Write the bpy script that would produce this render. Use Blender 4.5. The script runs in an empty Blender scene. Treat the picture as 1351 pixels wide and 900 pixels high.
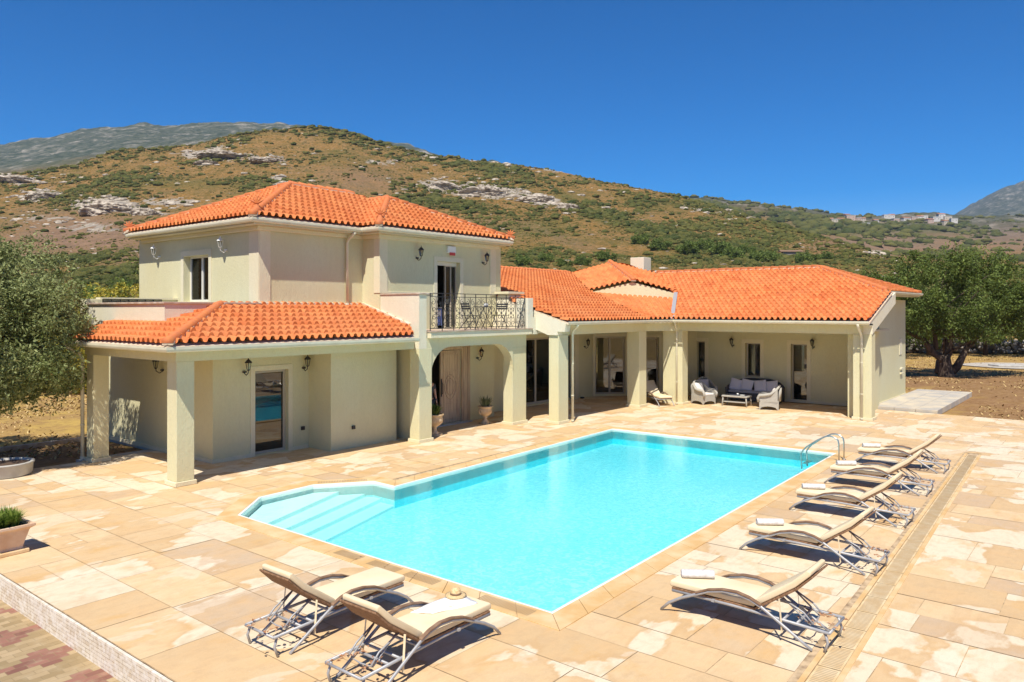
import bpy, bmesh, math, random
import numpy as np
from mathutils import Vector, Matrix
R=math.radians
rnd=random.Random(7); nr=np.random.RandomState(11)
sc=bpy.context.scene; col=sc.collection
# ---------------------------------------------------------------- camera frame
F=1000.; HY=409.; CH=3.85; CX=675.5; TH=R(51)
CU,CV=-8.28665,-16.02311                 # camera ground position, world axes follow the villa's walls
ct,st=math.cos(TH),math.sin(TH)
def cam2w(X,Y): return (CU+X*ct+Y*st, CV-X*st+Y*ct)
def w2cam(u,v):
    a,b=u-CU,v-CV; return (a*ct-b*st, a*st+b*ct)
# ---------------------------------------------------------------- mesh helper
class MB:
    def __init__(s): s.v=[]; s.f=[]; s.m=[]; s.uv=None
    def add(s,vs,fs,mi=0):
        o=len(s.v); s.v+= [tuple(p) for p in vs]; s.f+=[tuple(i+o for i in f) for f in fs]; s.m+=[mi]*len(fs); return s
    def box(s,x0,x1,y0,y1,z0,z1,mi=0):
        v=[(x,y,z) for z in (z0,z1) for y in (y0,y1) for x in (x0,x1)]
        return s.add(v,[(0,2,3,1),(4,5,7,6),(0,1,5,4),(2,6,7,3),(0,4,6,2),(1,3,7,5)],mi)
    def beam(s,a,b,w,h,mi=0,up=(0,0,1)):
        a=Vector(a);b=Vector(b);d=(b-a).normalized();up=Vector(up)
        x=d.cross(up)
        if x.length<1e-4: x=d.cross(Vector((1,0,0)))
        x.normalize(); y=x.cross(d)
        v=[p+x*i*w/2+y*j*h/2 for p in (a,b) for j in (-1,1) for i in (-1,1)]
        return s.add(v,[(0,1,3,2),(4,6,7,5),(0,4,5,1),(2,3,7,6),(0,2,6,4),(1,5,7,3)],mi)
    def tube(s,pts,r,n=8,mi=0,cap=True):
        pts=[Vector(p) for p in pts]; rs=r if isinstance(r,(list,tuple)) else [r]*len(pts)
        vs=[];fs=[]; prev=None
        for i,p in enumerate(pts):
            d=(pts[min(i+1,len(pts)-1)]-pts[max(i-1,0)]).normalized()
            if prev is None:
                x=d.cross(Vector((0,0,1)))
                if x.length<.05: x=d.cross(Vector((1,0,0)))
            else: x=prev-d*prev.dot(d)
            x.normalize(); prev=x; y=d.cross(x)
            for k in range(n):
                a=2*math.pi*k/n; vs.append(p+(x*math.cos(a)+y*math.sin(a))*rs[i])
        for i in range(len(pts)-1):
            for k in range(n): fs.append((i*n+k,i*n+(k+1)%n,(i+1)*n+(k+1)%n,(i+1)*n+k))
        if cap: fs.append(tuple(range(n))[::-1]); fs.append(tuple((len(pts)-1)*n+k for k in range(n)))
        return s.add(vs,fs,mi)
    def lathe(s,prof,c=(0,0,0),n=24,mi=0):
        vs=[];fs=[]
        for r_,z in prof:
            for k in range(n):
                a=2*math.pi*k/n; vs.append((c[0]+r_*math.cos(a),c[1]+r_*math.sin(a),c[2]+z))
        for i in range(len(prof)-1):
            for k in range(n): fs.append((i*n+k,i*n+(k+1)%n,(i+1)*n+(k+1)%n,(i+1)*n+k))
        fs.append(tuple(range(n))[::-1]); fs.append(tuple((len(prof)-1)*n+k for k in range(n)))
        return s.add(vs,fs,mi)
    def prism(s,poly,y0,y1,mi=0,axis='y'):
        n=len(poly)
        if axis=='y': vs=[(a,y0,b) for a,b in poly]+[(a,y1,b) for a,b in poly]
        elif axis=='x': vs=[(y0,a,b) for a,b in poly]+[(y1,a,b) for a,b in poly]
        else: vs=[(a,b,y0) for a,b in poly]+[(a,b,y1) for a,b in poly]
        fs=[tuple(range(n))[::-1],tuple(range(n,2*n))]+[(i,(i+1)%n,n+(i+1)%n,n+i) for i in range(n)]
        return s.add(vs,fs,mi)
    def xf(s,M):
        s.v=[tuple(M@Vector(p)) for p in s.v]; return s
    def build(s,name,mats,parent=None,smooth=False,bevel=0,loc=None,recalc=True,sub=0,autos=None):
        me=bpy.data.meshes.new(name)
        if parent is not None and loc is None and 'wloc' in parent.keys():
            pass
        me.from_pydata(s.v,[],s.f); me.update()
        if not isinstance(mats,(list,tuple)): mats=[mats]
        for m in mats: me.materials.append(m)
        if len(mats)>1: me.polygons.foreach_set('material_index',s.m)
        if recalc:
            b=bmesh.new(); b.from_mesh(me); bmesh.ops.recalc_face_normals(b,faces=b.faces[:]); b.to_mesh(me); b.free()
        if smooth: me.polygons.foreach_set('use_smooth',[True]*len(me.polygons))
        o=bpy.data.objects.new(name,me); col.objects.link(o)
        if parent is not None: o.parent=parent
        if bevel:
            m=o.modifiers.new('b','BEVEL'); m.width=bevel; m.segments=2; m.limit_method='ANGLE'; m.angle_limit=R(35)
        if sub:
            m=o.modifiers.new('s','SUBSURF'); m.levels=sub; m.render_levels=sub
        return o
def npmesh(name,V,Fq,mat,parent=None,smooth=False,attrs=None):
    """V (n,3) array, Fq (m,4) or (m,3) array"""
    me=bpy.data.meshes.new(name); k=Fq.shape[1]
    me.vertices.add(len(V)); me.vertices.foreach_set('co',V.astype(np.float32).ravel())
    me.loops.add(Fq.size); me.loops.foreach_set('vertex_index',Fq.astype(np.int32).ravel())
    me.polygons.add(len(Fq)); me.polygons.foreach_set('loop_start',(np.arange(len(Fq))*k).astype(np.int32))
    me.polygons.foreach_set('loop_total',np.full(len(Fq),k,np.int32))
    if smooth: me.polygons.foreach_set('use_smooth',np.ones(len(Fq),bool))
    me.update(calc_edges=True); me.materials.append(mat)
    if attrs:
        for n,a in attrs.items():
            c=me.color_attributes.new(n,'FLOAT_COLOR','POINT'); c.data.foreach_set('color',a.astype(np.float32).ravel())
    o=bpy.data.objects.new(name,me); col.objects.link(o)
    if parent is not None: o.parent=parent
    return o
def tag(o,label=None,cat=None,group=None,kind=None):
    if label: o['label']=label
    if cat: o['category']=cat
    if group: o['group']=group
    if kind: o['kind']=kind
    return o
def empty(name,loc=(0,0,0),rz=0,label=None,cat=None,group=None):
    o=bpy.data.objects.new(name,None); col.objects.link(o); o.location=loc; o.rotation_euler=(0,0,rz); o.empty_display_size=.2
    return tag(o,label,cat,group)
KIDS={}
def kids(o):
    return [c for c in bpy.data.objects if c.parent==o]
def copy_tree(o,parent=None,loc=None,rz=None,label=None,group=None):
    c=o.copy(); col.objects.link(c); c.parent=parent
    if loc is not None: c.location=loc
    if rz is not None: c.rotation_euler=(0,0,rz)
    if label: c['label']=label
    if group: c['group']=group
    for ch in kids(o): copy_tree(ch,c)
    return c
# ---------------------------------------------------------------- materials
def mat(name,base=(.5,.5,.5),rough=.7,metal=0,spec=.5,noise=None,bump=None,scale=(1,1,1)):
    """noise=(scale,color2,contrast lo,hi) bump=(scale,strength,dist)"""
    m=bpy.data.materials.new(name); m.use_nodes=True; nt=m.node_tree; b=nt.nodes['Principled BSDF']
    b.inputs['Base Color'].default_value=(*base,1); b.inputs['Roughness'].default_value=rough; b.inputs['Metallic'].default_value=metal
    b.inputs['Specular IOR Level'].default_value=spec
    tc=nt.nodes.new('ShaderNodeTexCoord'); mp=nt.nodes.new('ShaderNodeMapping'); mp.inputs['Scale'].default_value=scale
    nt.links.new(tc.outputs['Object'],mp.inputs[0])
    if noise:
        n=nt.nodes.new('ShaderNodeTexNoise'); n.inputs['Scale'].default_value=noise[0]; n.inputs['Detail'].default_value=6
        nt.links.new(mp.outputs[0],n.inputs['Vector'])
        r=nt.nodes.new('ShaderNodeMapRange'); r.inputs[1].default_value=noise[2]; r.inputs[2].default_value=noise[3]
        nt.links.new(n.outputs[0],r.inputs[0])
        x=nt.nodes.new('ShaderNodeMix'); x.data_type='RGBA'; x.inputs[6].default_value=(*base,1); x.inputs[7].default_value=(*noise[1],1)
        nt.links.new(r.outputs[0],x.inputs[0]); nt.links.new(x.outputs[2],b.inputs['Base Color'])
    if bump:
        n=nt.nodes.new('ShaderNodeTexNoise'); n.inputs['Scale'].default_value=bump[0]; n.inputs['Detail'].default_value=5
        nt.links.new(mp.outputs[0],n.inputs['Vector'])
        bp=nt.nodes.new('ShaderNodeBump'); bp.inputs['Strength'].default_value=bump[1]; bp.inputs['Distance'].default_value=bump[2]
        nt.links.new(n.outputs[0],bp.inputs['Height']); nt.links.new(bp.outputs[0],b.inputs['Normal'])
    return m
class NT:
    """tiny node-graph helper"""
    def __init__(s,m): s.nt=m.node_tree; s.b=s.nt.nodes['Principled BSDF']
    def n(s,t,**k):
        o=s.nt.nodes.new(t)
        for a,v in k.items(): setattr(o,a,v)
        return o
    def l(s,a,b): s.nt.links.new(a,b)
    def val(s,sock,v):
        if hasattr(v,'links'): s.l(v,sock)
        else: sock.default_value=v
    def math(s,op,a,b=0,c=0):
        o=s.n('ShaderNodeMath',operation=op); s.val(o.inputs[0],a); s.val(o.inputs[1],b); s.val(o.inputs[2],c); return o.outputs[0]
    def mix(s,f,a,b):
        o=s.n('ShaderNodeMix',data_type='RGBA'); s.val(o.inputs[0],f)
        for i,x in ((6,a),(7,b)):
            if isinstance(x,tuple): o.inputs[i].default_value=(*x,1)
            else: s.l(x,o.inputs[i])
        return o.outputs[2]
    def mul(s,f,a,b):
        o=s.n('ShaderNodeMix',data_type='RGBA',blend_type='MULTIPLY'); s.val(o.inputs[0],f)
        for i,x in ((6,a),(7,b)):
            if isinstance(x,tuple): o.inputs[i].default_value=(*x,1)
            else: s.l(x,o.inputs[i])
        return o.outputs[2]
    def noise(s,vec,scale,detail=5,rough=.5,w=None,dist=0):
        o=s.n('ShaderNodeTexNoise'); 
        if w is not None: o.noise_dimensions='4D'; s.val(o.inputs['W'],w)
        o.inputs['Scale'].default_value=scale; o.inputs['Detail'].default_value=detail; o.inputs['Roughness'].default_value=rough; o.inputs['Distortion'].default_value=dist
        s.l(vec,o.inputs['Vector']); return o.outputs[0]
    def rng(s,v,a,b,c=0,d=1,smooth=False):
        o=s.n('ShaderNodeMapRange'); 
        if smooth: o.interpolation_type='SMOOTHSTEP'
        s.l(v,o.inputs[0])
        for i,x in zip((1,2,3,4),(a,b,c,d)): o.inputs[i].default_value=x
        return o.outputs[0]
    def obj(s,scale=(1,1,1)):
        t=s.n('ShaderNodeTexCoord'); m=s.n('ShaderNodeMapping'); m.inputs['Scale'].default_value=scale; s.l(t.outputs['Object'],m.inputs[0]); return m.outputs[0]
    def bump(s,h,strength,dist):
        o=s.n('ShaderNodeBump'); o.inputs['Strength'].default_value=strength; o.inputs['Distance'].default_value=dist; s.l(h,o.inputs['Height']); s.l(o.outputs[0],s.b.inputs['Normal'])
def stucco(name,base,dirt=.16):
    m=mat(name,base,.9,spec=.2); g=NT(m); v=g.obj(); vs=g.obj((6,6,.5))
    n1=g.noise(v,.55,5); n2=g.noise(vs,1.6,5,.6); n3=g.noise(g.obj((1,1,.45)),16,5,.65,dist=1.5)
    warm=tuple(c*k for c,k in zip(base,(.97,.93,.84))); dk=tuple(c*k for c,k in zip(base,(.80,.78,.74)))
    c=g.mix(g.rng(n1,.35,.68),base,warm)
    c=g.mix(g.math('MULTIPLY',g.rng(n2,.48,.75),dirt),c,dk)
    # worn, warmer band low on the wall
    t=g.n('ShaderNodeTexCoord'); sp=g.n('ShaderNodeSeparateXYZ'); g.l(t.outputs['Object'],sp.inputs[0])
    low=g.math('MULTIPLY',g.rng(g.math('ADD',sp.outputs[2],g.math('MULTIPLY',n1,.5)),1.25,.2),.3)
    c=g.mix(low,c,tuple(c*k for c,k in zip(base,(.95,.86,.66))))
    g.l(c,g.b.inputs['Base Color']); c2=g.mix(g.rng(n3,.42,.66,0,.30),c,dk); g.l(c2,g.b.inputs['Base Color']); g.bump(g.math('ADD',n3,g.math('MULTIPLY',n2,.5)),.7,.016); return m
M={}
M['wall']=stucco('cream_stucco',(.675,.645,.435)); M['trim']=stucco('cream_trim',(.75,.70,.52),.15)
M['wall_white']=stucco('pale_plaster',(.76,.72,.58),.2)
M['gutter']=mat('cream_gutter_metal',(.70,.66,.50),.45,noise=(3,(.6,.55,.4),.4,.8))
M['cap']=mat('weathered_cap_stone',(.42,.30,.22),.85,noise=(4,(.6,.5,.4),.4,.7))
M['soffit']=stucco('soffit_plaster',(.62,.57,.42),.1)
def tilemat():
    m=mat('terracotta_tiles',(.7,.2,.06),.75,spec=.3); g=NT(m)
    uv=g.n('ShaderNodeUVMap'); fl=g.n('ShaderNodeVectorMath',operation='FLOOR'); g.l(uv.outputs[0],fl.inputs[0])
    wn=g.n('ShaderNodeTexWhiteNoise',noise_dimensions='3D'); g.l(fl.outputs[0],wn.inputs[0])
    v=g.obj(); n=g.noise(v,.8,4); n2=g.noise(v,14,5,.6)
    c=g.mix(wn.outputs[0],(.53,.132,.034),(.70,.235,.07))
    c=g.mix(g.rng(n,.4,.7,0,.5),c,(.68,.27,.10)); c=g.mix(g.rng(n2,.50,.75,0,.55),c,(.34,.10,.045))
    g.l(c,g.b.inputs['Base Color']); g.bump(n2,.3,.01); return m
M['tile']=tilemat(); M['ridge']=mat('terracotta_ridge',(.58,.18,.05),.75,noise=(6,(.5,.14,.06),.4,.75),bump=(20,.3,.01))
M['mortar']=mat('lime_mortar',(.72,.62,.48),.9,noise=(8,(.6,.45,.3),.4,.7),bump=(25,.5,.02))
def deckmat():
    m=mat('sandstone_slabs',(.6,.45,.3),.72,spec=.3); g=NT(m); v=g.obj()
    at=g.n('ShaderNodeAttribute',attribute_name='slab'); sp=g.n('ShaderNodeSeparateColor'); g.l(at.outputs['Color'],sp.inputs[0])
    r1,r2,r3=sp.outputs[0],sp.outputs[1],sp.outputs[2]
    w=g.math('MULTIPLY',r1,7.)
    big=g.noise(v,.42,3,.5,w=g.math('MULTIPLY',r1,.9)); st_=g.noise(g.obj((.55,1,1)),.8,6,.5,w=w,dist=.35)
    fine=g.noise(g.obj((.5,1.6,1)),7,6,.6); mid=g.noise(v,2.5,5)
    c=g.mix(r2,(.585,.405,.215),(.72,.535,.32))
    c=g.mix(g.rng(r3,.80,.84,0,.75),c,(.50,.375,.26))
    c=g.mix(g.rng(mid,.35,.7,0,.5),c,(.66,.42,.20))
    # lime-bleached fields with a crisp rim
    bl=g.math('ADD',st_,g.math('MULTIPLY',g.math('SUBTRACT',big,.5),.7))
    c=g.mix(g.rng(bl,.525,.542,0,.80),c,(.74,.64,.475))
    c=g.mix(g.math('MULTIPLY',g.rng(bl,.495,.522,0,.3),g.rng(bl,.54,.525,0,1)),c,(.50,.29,.12))
    rust=g.noise(g.obj((1,1.6,1)),1.1,5,.6)
    c=g.mix(g.rng(rust,.56,.70,0,.6),c,(.60,.35,.12)); wet=g.noise(g.obj((.7,1.1,1)),.75,4,.55,dist=.6); c=g.mix(g.rng(wet,.56,.60,0,.30),c,(.54,.36,.19)); c=g.mix(g.rng(wet,.415,.40,0,.35),c,(.76,.66,.52))
    vein=g.noise(g.obj((.35,2.6,1)),3.2,6,.7,w=w,dist=.4); c=g.mix(g.rng(vein,.52,.66,0,.10),c,(.56,.36,.17)); gr=g.noise(v,60,3,.7); c=g.mix(g.rng(gr,.55,.75,0,.30),c,(.40,.28,.17)); c=g.mix(g.rng(gr,.42,.30,0,.25),c,(.78,.66,.50)); pat=g.noise(v,5.5,5,.65,w=w); c=g.mix(g.rng(pat,.50,.64,0,.28),c,(.48,.33,.19)); c=g.mix(g.rng(fine,.5,.8,0,.32),c,(.45,.30,.17))
    g.l(c,g.b.inputs['Base Color']); g.l(g.rng(fine,.3,.8,.62,.85),g.b.inputs['Roughness'])
    g.bump(g.math('ADD',fine,g.math('MULTIPLY',mid,.6)),.25,.01); return m
M['deck']=deckmat()
M['grout']=mat('sandy_grout',(.56,.41,.25),.95,noise=(9,(.28,.19,.11),.4,.7))
M['coping']=mat('orange_sandstone_coping',(.62,.39,.16),.7,noise=(2.2,(.72,.52,.29),.4,.65),bump=(14,.3,.01),scale=(1,1,1))
M['rim']=mat('white_pool_tile',(.86,.85,.80),.35,noise=(9,(.75,.74,.68),.5,.8))
M['grate']=mat('sand_drain_grate',(.66,.47,.24),.7,noise=(5,(.74,.60,.38),.4,.7))
M['gap']=mat('drain_gap',(.33,.22,.12),.9)
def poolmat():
    m=mat('turquoise_mosaic_caustics',(.2,.75,.8),.5,spec=.3); g=NT(m); v=g.obj()
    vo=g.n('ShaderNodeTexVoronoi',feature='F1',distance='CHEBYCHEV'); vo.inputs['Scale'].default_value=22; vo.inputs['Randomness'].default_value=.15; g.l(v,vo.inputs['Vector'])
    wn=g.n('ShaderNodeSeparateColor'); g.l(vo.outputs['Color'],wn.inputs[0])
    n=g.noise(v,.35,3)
    n_caustic=g.noise(v,8.5,3,.6,dist=1.2); c=g.mix(wn.outputs[0],(.42,.72,.77),(.54,.80,.84)); c=g.mix(g.rng(n_caustic,.45,.60,0,.9),c,(.84,.93,.93)); c=g.mix(g.rng(n,.35,.65,0,.4),c,(.34,.70,.76))  # pale dapples are water caustics painted into the mosaic's base colour
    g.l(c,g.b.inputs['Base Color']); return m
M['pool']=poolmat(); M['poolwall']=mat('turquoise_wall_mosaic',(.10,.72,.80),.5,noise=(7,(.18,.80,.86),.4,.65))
M['poolstep']=mat('pale_pool_steps',(.86,.93,.90),.5,noise=(5,(.80,.92,.90),.4,.7))
def watermat():
    m=bpy.data.materials.new('pool_water'); m.use_nodes=True; nt=m.node_tree; nt.nodes.remove(nt.nodes['Principled BSDF']); out=nt.nodes['Material Output']
    N=nt.nodes.new; L=nt.links.new
    tr=N('ShaderNodeBsdfTransparent'); tr.inputs[0].default_value=(.95,.995,1,1)
    gl=N('ShaderNodeBsdfGlossy'); gl.inputs['Roughness'].default_value=.03
    tc=N('ShaderNodeTexCoord'); n=N('ShaderNodeTexNoise'); n.inputs['Scale'].default_value=7.5; n.inputs['Detail'].default_value=4; n.inputs['Distortion'].default_value=.8; L(tc.outputs['Object'],n.inputs['Vector'])
    bp=N('ShaderNodeBump'); bp.inputs['Strength'].default_value=.16; bp.inputs['Distance'].default_value=.03; L(n.outputs[0],bp.inputs['Height'])
    fr=N('ShaderNodeFresnel'); fr.inputs[0].default_value=1.33; L(bp.outputs[0],gl.inputs['Normal']); L(bp.outputs[0],fr.inputs['Normal'])
    mx=N('ShaderNodeMixShader'); L(fr.outputs[0],mx.inputs[0]); L(tr.outputs[0],mx.inputs[1]); L(gl.outputs[0],mx.inputs[2]); L(mx.outputs[0],out.inputs[0])
    va=N('ShaderNodeVolumeAbsorption'); va.inputs[0].default_value=(.05,.90,.97,1); va.inputs[1].default_value=.48; L(va.outputs[0],out.inputs['Volume']); return m
M['water']=watermat()
def glassmat(name,tint,ior,rough=.01):
    m=bpy.data.materials.new(name); m.use_nodes=True; nt=m.node_tree; nt.nodes.remove(nt.nodes['Principled BSDF']); out=nt.nodes['Material Output']
    N=nt.nodes.new; L=nt.links.new
    tr=N('ShaderNodeBsdfTransparent'); tr.inputs[0].default_value=(*tint,1); gl=N('ShaderNodeBsdfGlossy'); gl.inputs['Roughness'].default_value=rough
    fr=N('ShaderNodeFresnel'); fr.inputs[0].default_value=ior
    mx=N('ShaderNodeMixShader'); L(fr.outputs[0],mx.inputs[0]); L(tr.outputs[0],mx.inputs[1]); L(gl.outputs[0],mx.inputs[2]); L(mx.outputs[0],out.inputs[0]); return m
M['glass']=glassmat('window_glass',(.5,.52,.52),2.1); M['clear']=glassmat('clear_glass',(.88,.9,.9),1.5); M['dgap']=mat('shallow_slot',(.46,.34,.21),.9); M['lampglass']=glassmat('lantern_glass',(.85,.85,.8),1.45,.1)
M['frame']=mat('beige_aluminium',(.46,.40,.31),.5); M['wframe']=mat('white_window_frame',(.72,.70,.64),.4)
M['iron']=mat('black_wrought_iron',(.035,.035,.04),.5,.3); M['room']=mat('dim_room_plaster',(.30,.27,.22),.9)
M['curtain']=mat('grey_curtain',(.66,.62,.58),.9,noise=(2,(.3,.29,.28),.4,.6),scale=(14,14,.4))
M['door']=mat('weathered_limed_oak',(.58,.43,.27),.7,noise=(1.5,(.36,.24,.16),.35,.7),bump=(3,.4,.01),scale=(14,14,1))
M['metal']=mat('grey_powder_coated_tube',(.40,.40,.41),.5,.25,noise=(12,(.34,.34,.35),.4,.7)); M['steel']=mat('brushed_steel',(.55,.53,.49),.3,.9)
M['brown']=mat('brown_wood_strip',(.20,.115,.065),.6,noise=(8,(.30,.19,.12),.4,.7)); M['sling']=mat('brown_sling_mesh',(.17,.085,.04),.8,noise=(30,(.27,.15,.08),.4,.6))
M['cushion']=mat('cream_cushion_canvas',(.78,.655,.45),.9,spec=.2,noise=(2.5,(.72,.58,.37),.35,.75),bump=(60,.15,.004)); M['towel']=mat('white_terry_towel',(.68,.65,.63),.98,spec=.1,noise=(20,(.54,.50,.48),.4,.7),bump=(70,.6,.01))
M['straw']=mat('straw',(.74,.55,.30),.9,noise=(40,(.55,.38,.18),.4,.6),bump=(60,.6,.01)); M['leafy']=mat('dry_leaves',(.30,.13,.055),.9,noise=(15,(.5,.30,.18),.4,.6))
M['wicker']=mat('pale_grey_wicker',(.46,.44,.39),.8,noise=(45,(.34,.32,.28),.4,.6),bump=(55,.8,.012)); M['dwicker']=mat('charcoal_wicker',(.10,.10,.105),.8,noise=(45,(.045,.045,.05),.4,.6),bump=(55,.8,.012))
M['pillow']=mat('lilac_grey_fabric',(.66,.64,.69),.95,spec=.1,bump=(30,.2,.01)); M['whitefab']=mat('off_white_fabric',(.72,.69,.66),.95,spec=.1)
M['urn']=mat('sandstone_urn',(.66,.50,.31),.8,noise=(5,(.54,.36,.19),.4,.7),bump=(25,.4,.01)); M['terra']=mat('pale_terracotta_pot',(.64,.42,.27),.8,noise=(4,(.74,.55,.40),.4,.7),bump=(20,.3,.01))
M['white']=mat('white_paint',(.8,.8,.78),.5); M['soil']=mat('dark_potting_soil',(.09,.055,.035),1.); M['blue']=mat('blue_towel_cloth',(.18,.24,.52),.9); M['red']=mat('red_plastic',(.6,.06,.05),.4)
M['concrete']=mat('pale_concrete',(.50,.48,.44),.9,noise=(3,(.38,.36,.33),.4,.7),bump=(18,.3,.01))
M['slabgrey']=mat('grey_paving',(.42,.39,.35),.8,noise=(1.3,(.58,.50,.38),.4,.65),bump=(18,.2,.01))
M['skin']=mat('skin',(.50,.27,.19),.6); M['shirt']=mat('dark_shirt',(.04,.045,.06),.9); M['hair']=mat('dark_hair',(.03,.02,.015),.7)
def foliage(name,a,b,rough=.6):
    m=mat(name,a,rough,spec=.25); g=NT(m); at=g.n('ShaderNodeAttribute',attribute_name='leaf'); sp=g.n('ShaderNodeSeparateColor'); g.l(at.outputs['Color'],sp.inputs[0])
    c=g.mix(sp.outputs[0],a,b); g.l(c,g.b.inputs['Base Color'])
    # thin leaves let some light through
    tl=g.n('ShaderNodeBsdfTranslucent'); g.l(c,tl.inputs[0]); mx=g.n('ShaderNodeMixShader'); mx.inputs[0].default_value=.22
    out=m.node_tree.nodes['Material Output']; g.l(g.b.outputs[0],mx.inputs[1]); g.l(tl.outputs[0],mx.inputs[2]); g.l(mx.outputs[0],out.inputs[0]); return m
M['olive_l']=foliage('silver_olive_leaves',(.11,.14,.035),(.36,.40,.17)); M['olive_r']=foliage('green_olive_leaves',(.038,.064,.011),(.20,.26,.055))
M['bushleaf']=foliage('bush_leaves',(.07,.11,.02),(.22,.28,.06)); M['yellowleaf']=foliage('yellow_leaves',(.20,.22,.03),(.62,.48,.07)); M['grassleaf']=foliage('pot_grass_leaves',(.12,.20,.03),(.34,.42,.08)); M['darkleaf']=foliage('dark_hill_leaves',(.03,.055,.012),(.09,.13,.03))
M['spikyleaf']=foliage('grey_green_spiky_leaves',(.10,.13,.06),(.24,.26,.14))
M['bark']=mat('olive_bark',(.12,.085,.06),.95,noise=(5,(.05,.035,.025),.4,.6),bump=(9,1,.06),scale=(1,1,.4))
M['rock']=mat('pale_limestone',(.52,.45,.36),.95,noise=(.45,(.25,.20,.15),.42,.60),bump=(.7,1,.6))
M['stonewall']=mat('dry_stone',(.46,.42,.38),.95,noise=(1.6,(.24,.21,.18),.42,.6),bump=(3.,1,.15))
# ---------------------------------------------------------------- noise for terrain
_perm=nr.rand(512,512)
def vn(x,y):
    xi=np.floor(x).astype(int); yi=np.floor(y).astype(int); fx=x-xi; fy=y-yi; fx=fx*fx*(3-2*fx); fy=fy*fy*(3-2*fy)
    a=_perm[xi%512,yi%512]; b=_perm[(xi+1)%512,yi%512]; c=_perm[xi%512,(yi+1)%512]; d=_perm[(xi+1)%512,(yi+1)%512]
    return (a*(1-fx)+b*fx)*(1-fy)+(c*(1-fx)+d*fx)*fy
def fbm(x,y,o=5,g=.5):
    s=0;a=1;t=0
    for i in range(o): s=s+a*vn(x*2**i+17.3*i,y*2**i+5.1*i); t+=a; a*=g
    return s/t
tab=lambda px,t: np.interp(px,[a for a,b in t],[b for a,b in t])
T0=[(-700,42),(0,42),(300,50),(700,58),(1000,64),(1180,80),(1400,78),(2100,78)]      # where the flat ground ends
Y1=[(-700,262),(-200,246),(0,233),(50,226),(100,218),(151,199),(252,190),(300,181),(352,170),(403,166),(453,171),(483,180),(528,194),(579,207),(640,211),(680,215),(754,227),(806,240),(899,258),(940,270),(987,284),(1039,299),(1091,313),(1132,327),(1180,345),(1300,352),(1400,350),(2100,340)]
D1=[(-700,380),(0,430),(400,520),(700,470),(900,400),(1039,320),(1132,240),(1300,220),(2100,220)]
Y2=[(-700,210),(-200,200),(0,190),(50,181),(100,172),(200,163),(300,160),(370,161),(420,168),(496,185),(540,192),(579,206),(650,213),(754,232),(860,262),(925,262),(950,264),(987,267),(1065,279),(1117,283),(1169,284),(1221,283),(1273,286),(1330,284),(1400,286),(2100,280)]
D2=[(-700,1700),(500,1700),(800,1300),(1000,1150),(1400,1200),(2100,1200)]
Y3=[(-700,300),(1200,300),(1240,290),(1262,280),(1288,267),(1319,249),(1351,235),(1420,205),(1600,190),(2100,230)]
def terrain(px,Y,u,v):
    y0=np.minimum(tab(px,T0),1e9); zn=np.where(u<-4.9,-.36,-.10)+0*Y; zn=np.where((u>-11)&(u<22.7)&(v<3.8)&(v>-20),-.8,zn)
    e0=(zn-CH)/y0; d1=tab(px,D1); d2=tab(px,D2); d3=3200.
    e1=(HY-tab(px,Y1))/F; e2=(HY-tab(px,Y2))/F; e3=(HY-tab(px,Y3))/F
    dv=d1*1.45; ev=e1*.86-.008; dv3=d2*1.4; ev3=e2*.8-.01
    t=np.clip((Y-y0)/(d1-y0),0,1); a=e0+(e1-e0)*t**.62
    t2=np.clip((Y-d1)/(dv-d1),0,1); a=np.where(Y>d1,e1+(ev-e1)*t2,a)
    t3=np.clip((Y-dv)/(d2-dv),0,1); a=np.where(Y>dv,ev+(e2-ev)*t3**.75,a)
    t4=np.clip((Y-d2)/(dv3-d2),0,1); a=np.where(Y>d2,e2+(ev3-e2)*t4,a)
    t5=np.clip((Y-dv3)/(d3-dv3),0,1); a=np.where(Y>dv3,ev3+(e3-ev3)*t5**.8,a)
    t6=np.clip((Y-d3)/1200,0,1); a=np.where(Y>d3,e3*(1-t6)+(-.002)*t6,a)
    amp=np.clip((Y-y0)/200,0,1)
    n=(fbm(u/60+3,v/60+9,5,.55)-.5)*.014*amp+(fbm(u/9+1,v/9,4,.6)-.5)*.006*amp*np.clip(260/np.maximum(Y,1),.4,1)
    z=np.where(Y>y0,CH+(a+n)*Y,zn)
    z=z+(fbm(u/1.7,v/1.7,3)-.5)*.06*(zn>-.7)*np.where(Y>y0,0,1)*np.where(u<-4.9,0,1)
    return z
def tz(X,Y):
    u,v=cam2w(X,Y); Y_=np.array([float(Y)]); return float(terrain(np.array([CX+F*X/Y]),Y_,np.array([u]),np.array([v]))[0])
def hill_at(px,py,lo=60,hi=1900,which=None):
    """depth on the ground along a view column where it reaches a given elevation"""
    best=None
    Ys=np.exp(np.linspace(math.log(lo),math.log(hi),400)); X=(px-CX)/F*Ys; u=CU+X*ct+Ys*st; v=CV-X*st+Ys*ct
    z=terrain(np.full(400,float(px)),Ys,u,v); y=HY-(z-CH)/Ys*F
    for i in range(400):
        if y[i]<=py: return float(X[i]),float(Ys[i]),float(z[i])
    i=int(np.argmin(y)); return float(X[i]),float(Ys[i]),float(z[i])
def blob_mask(px,py,lst):
    m=np.zeros_like(px)
    for cx_,cy_,rx,ry,ang,s in lst:
        a=R(ang); dx=px-cx_; dy=py-cy_; x=(dx*math.cos(a)+dy*math.sin(a))/rx; y=(-dx*math.sin(a)+dy*math.cos(a))/ry
        m=np.maximum(m,s*np.clip(1.35-np.sqrt(x*x+y*y),0,1))
    return m
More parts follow.
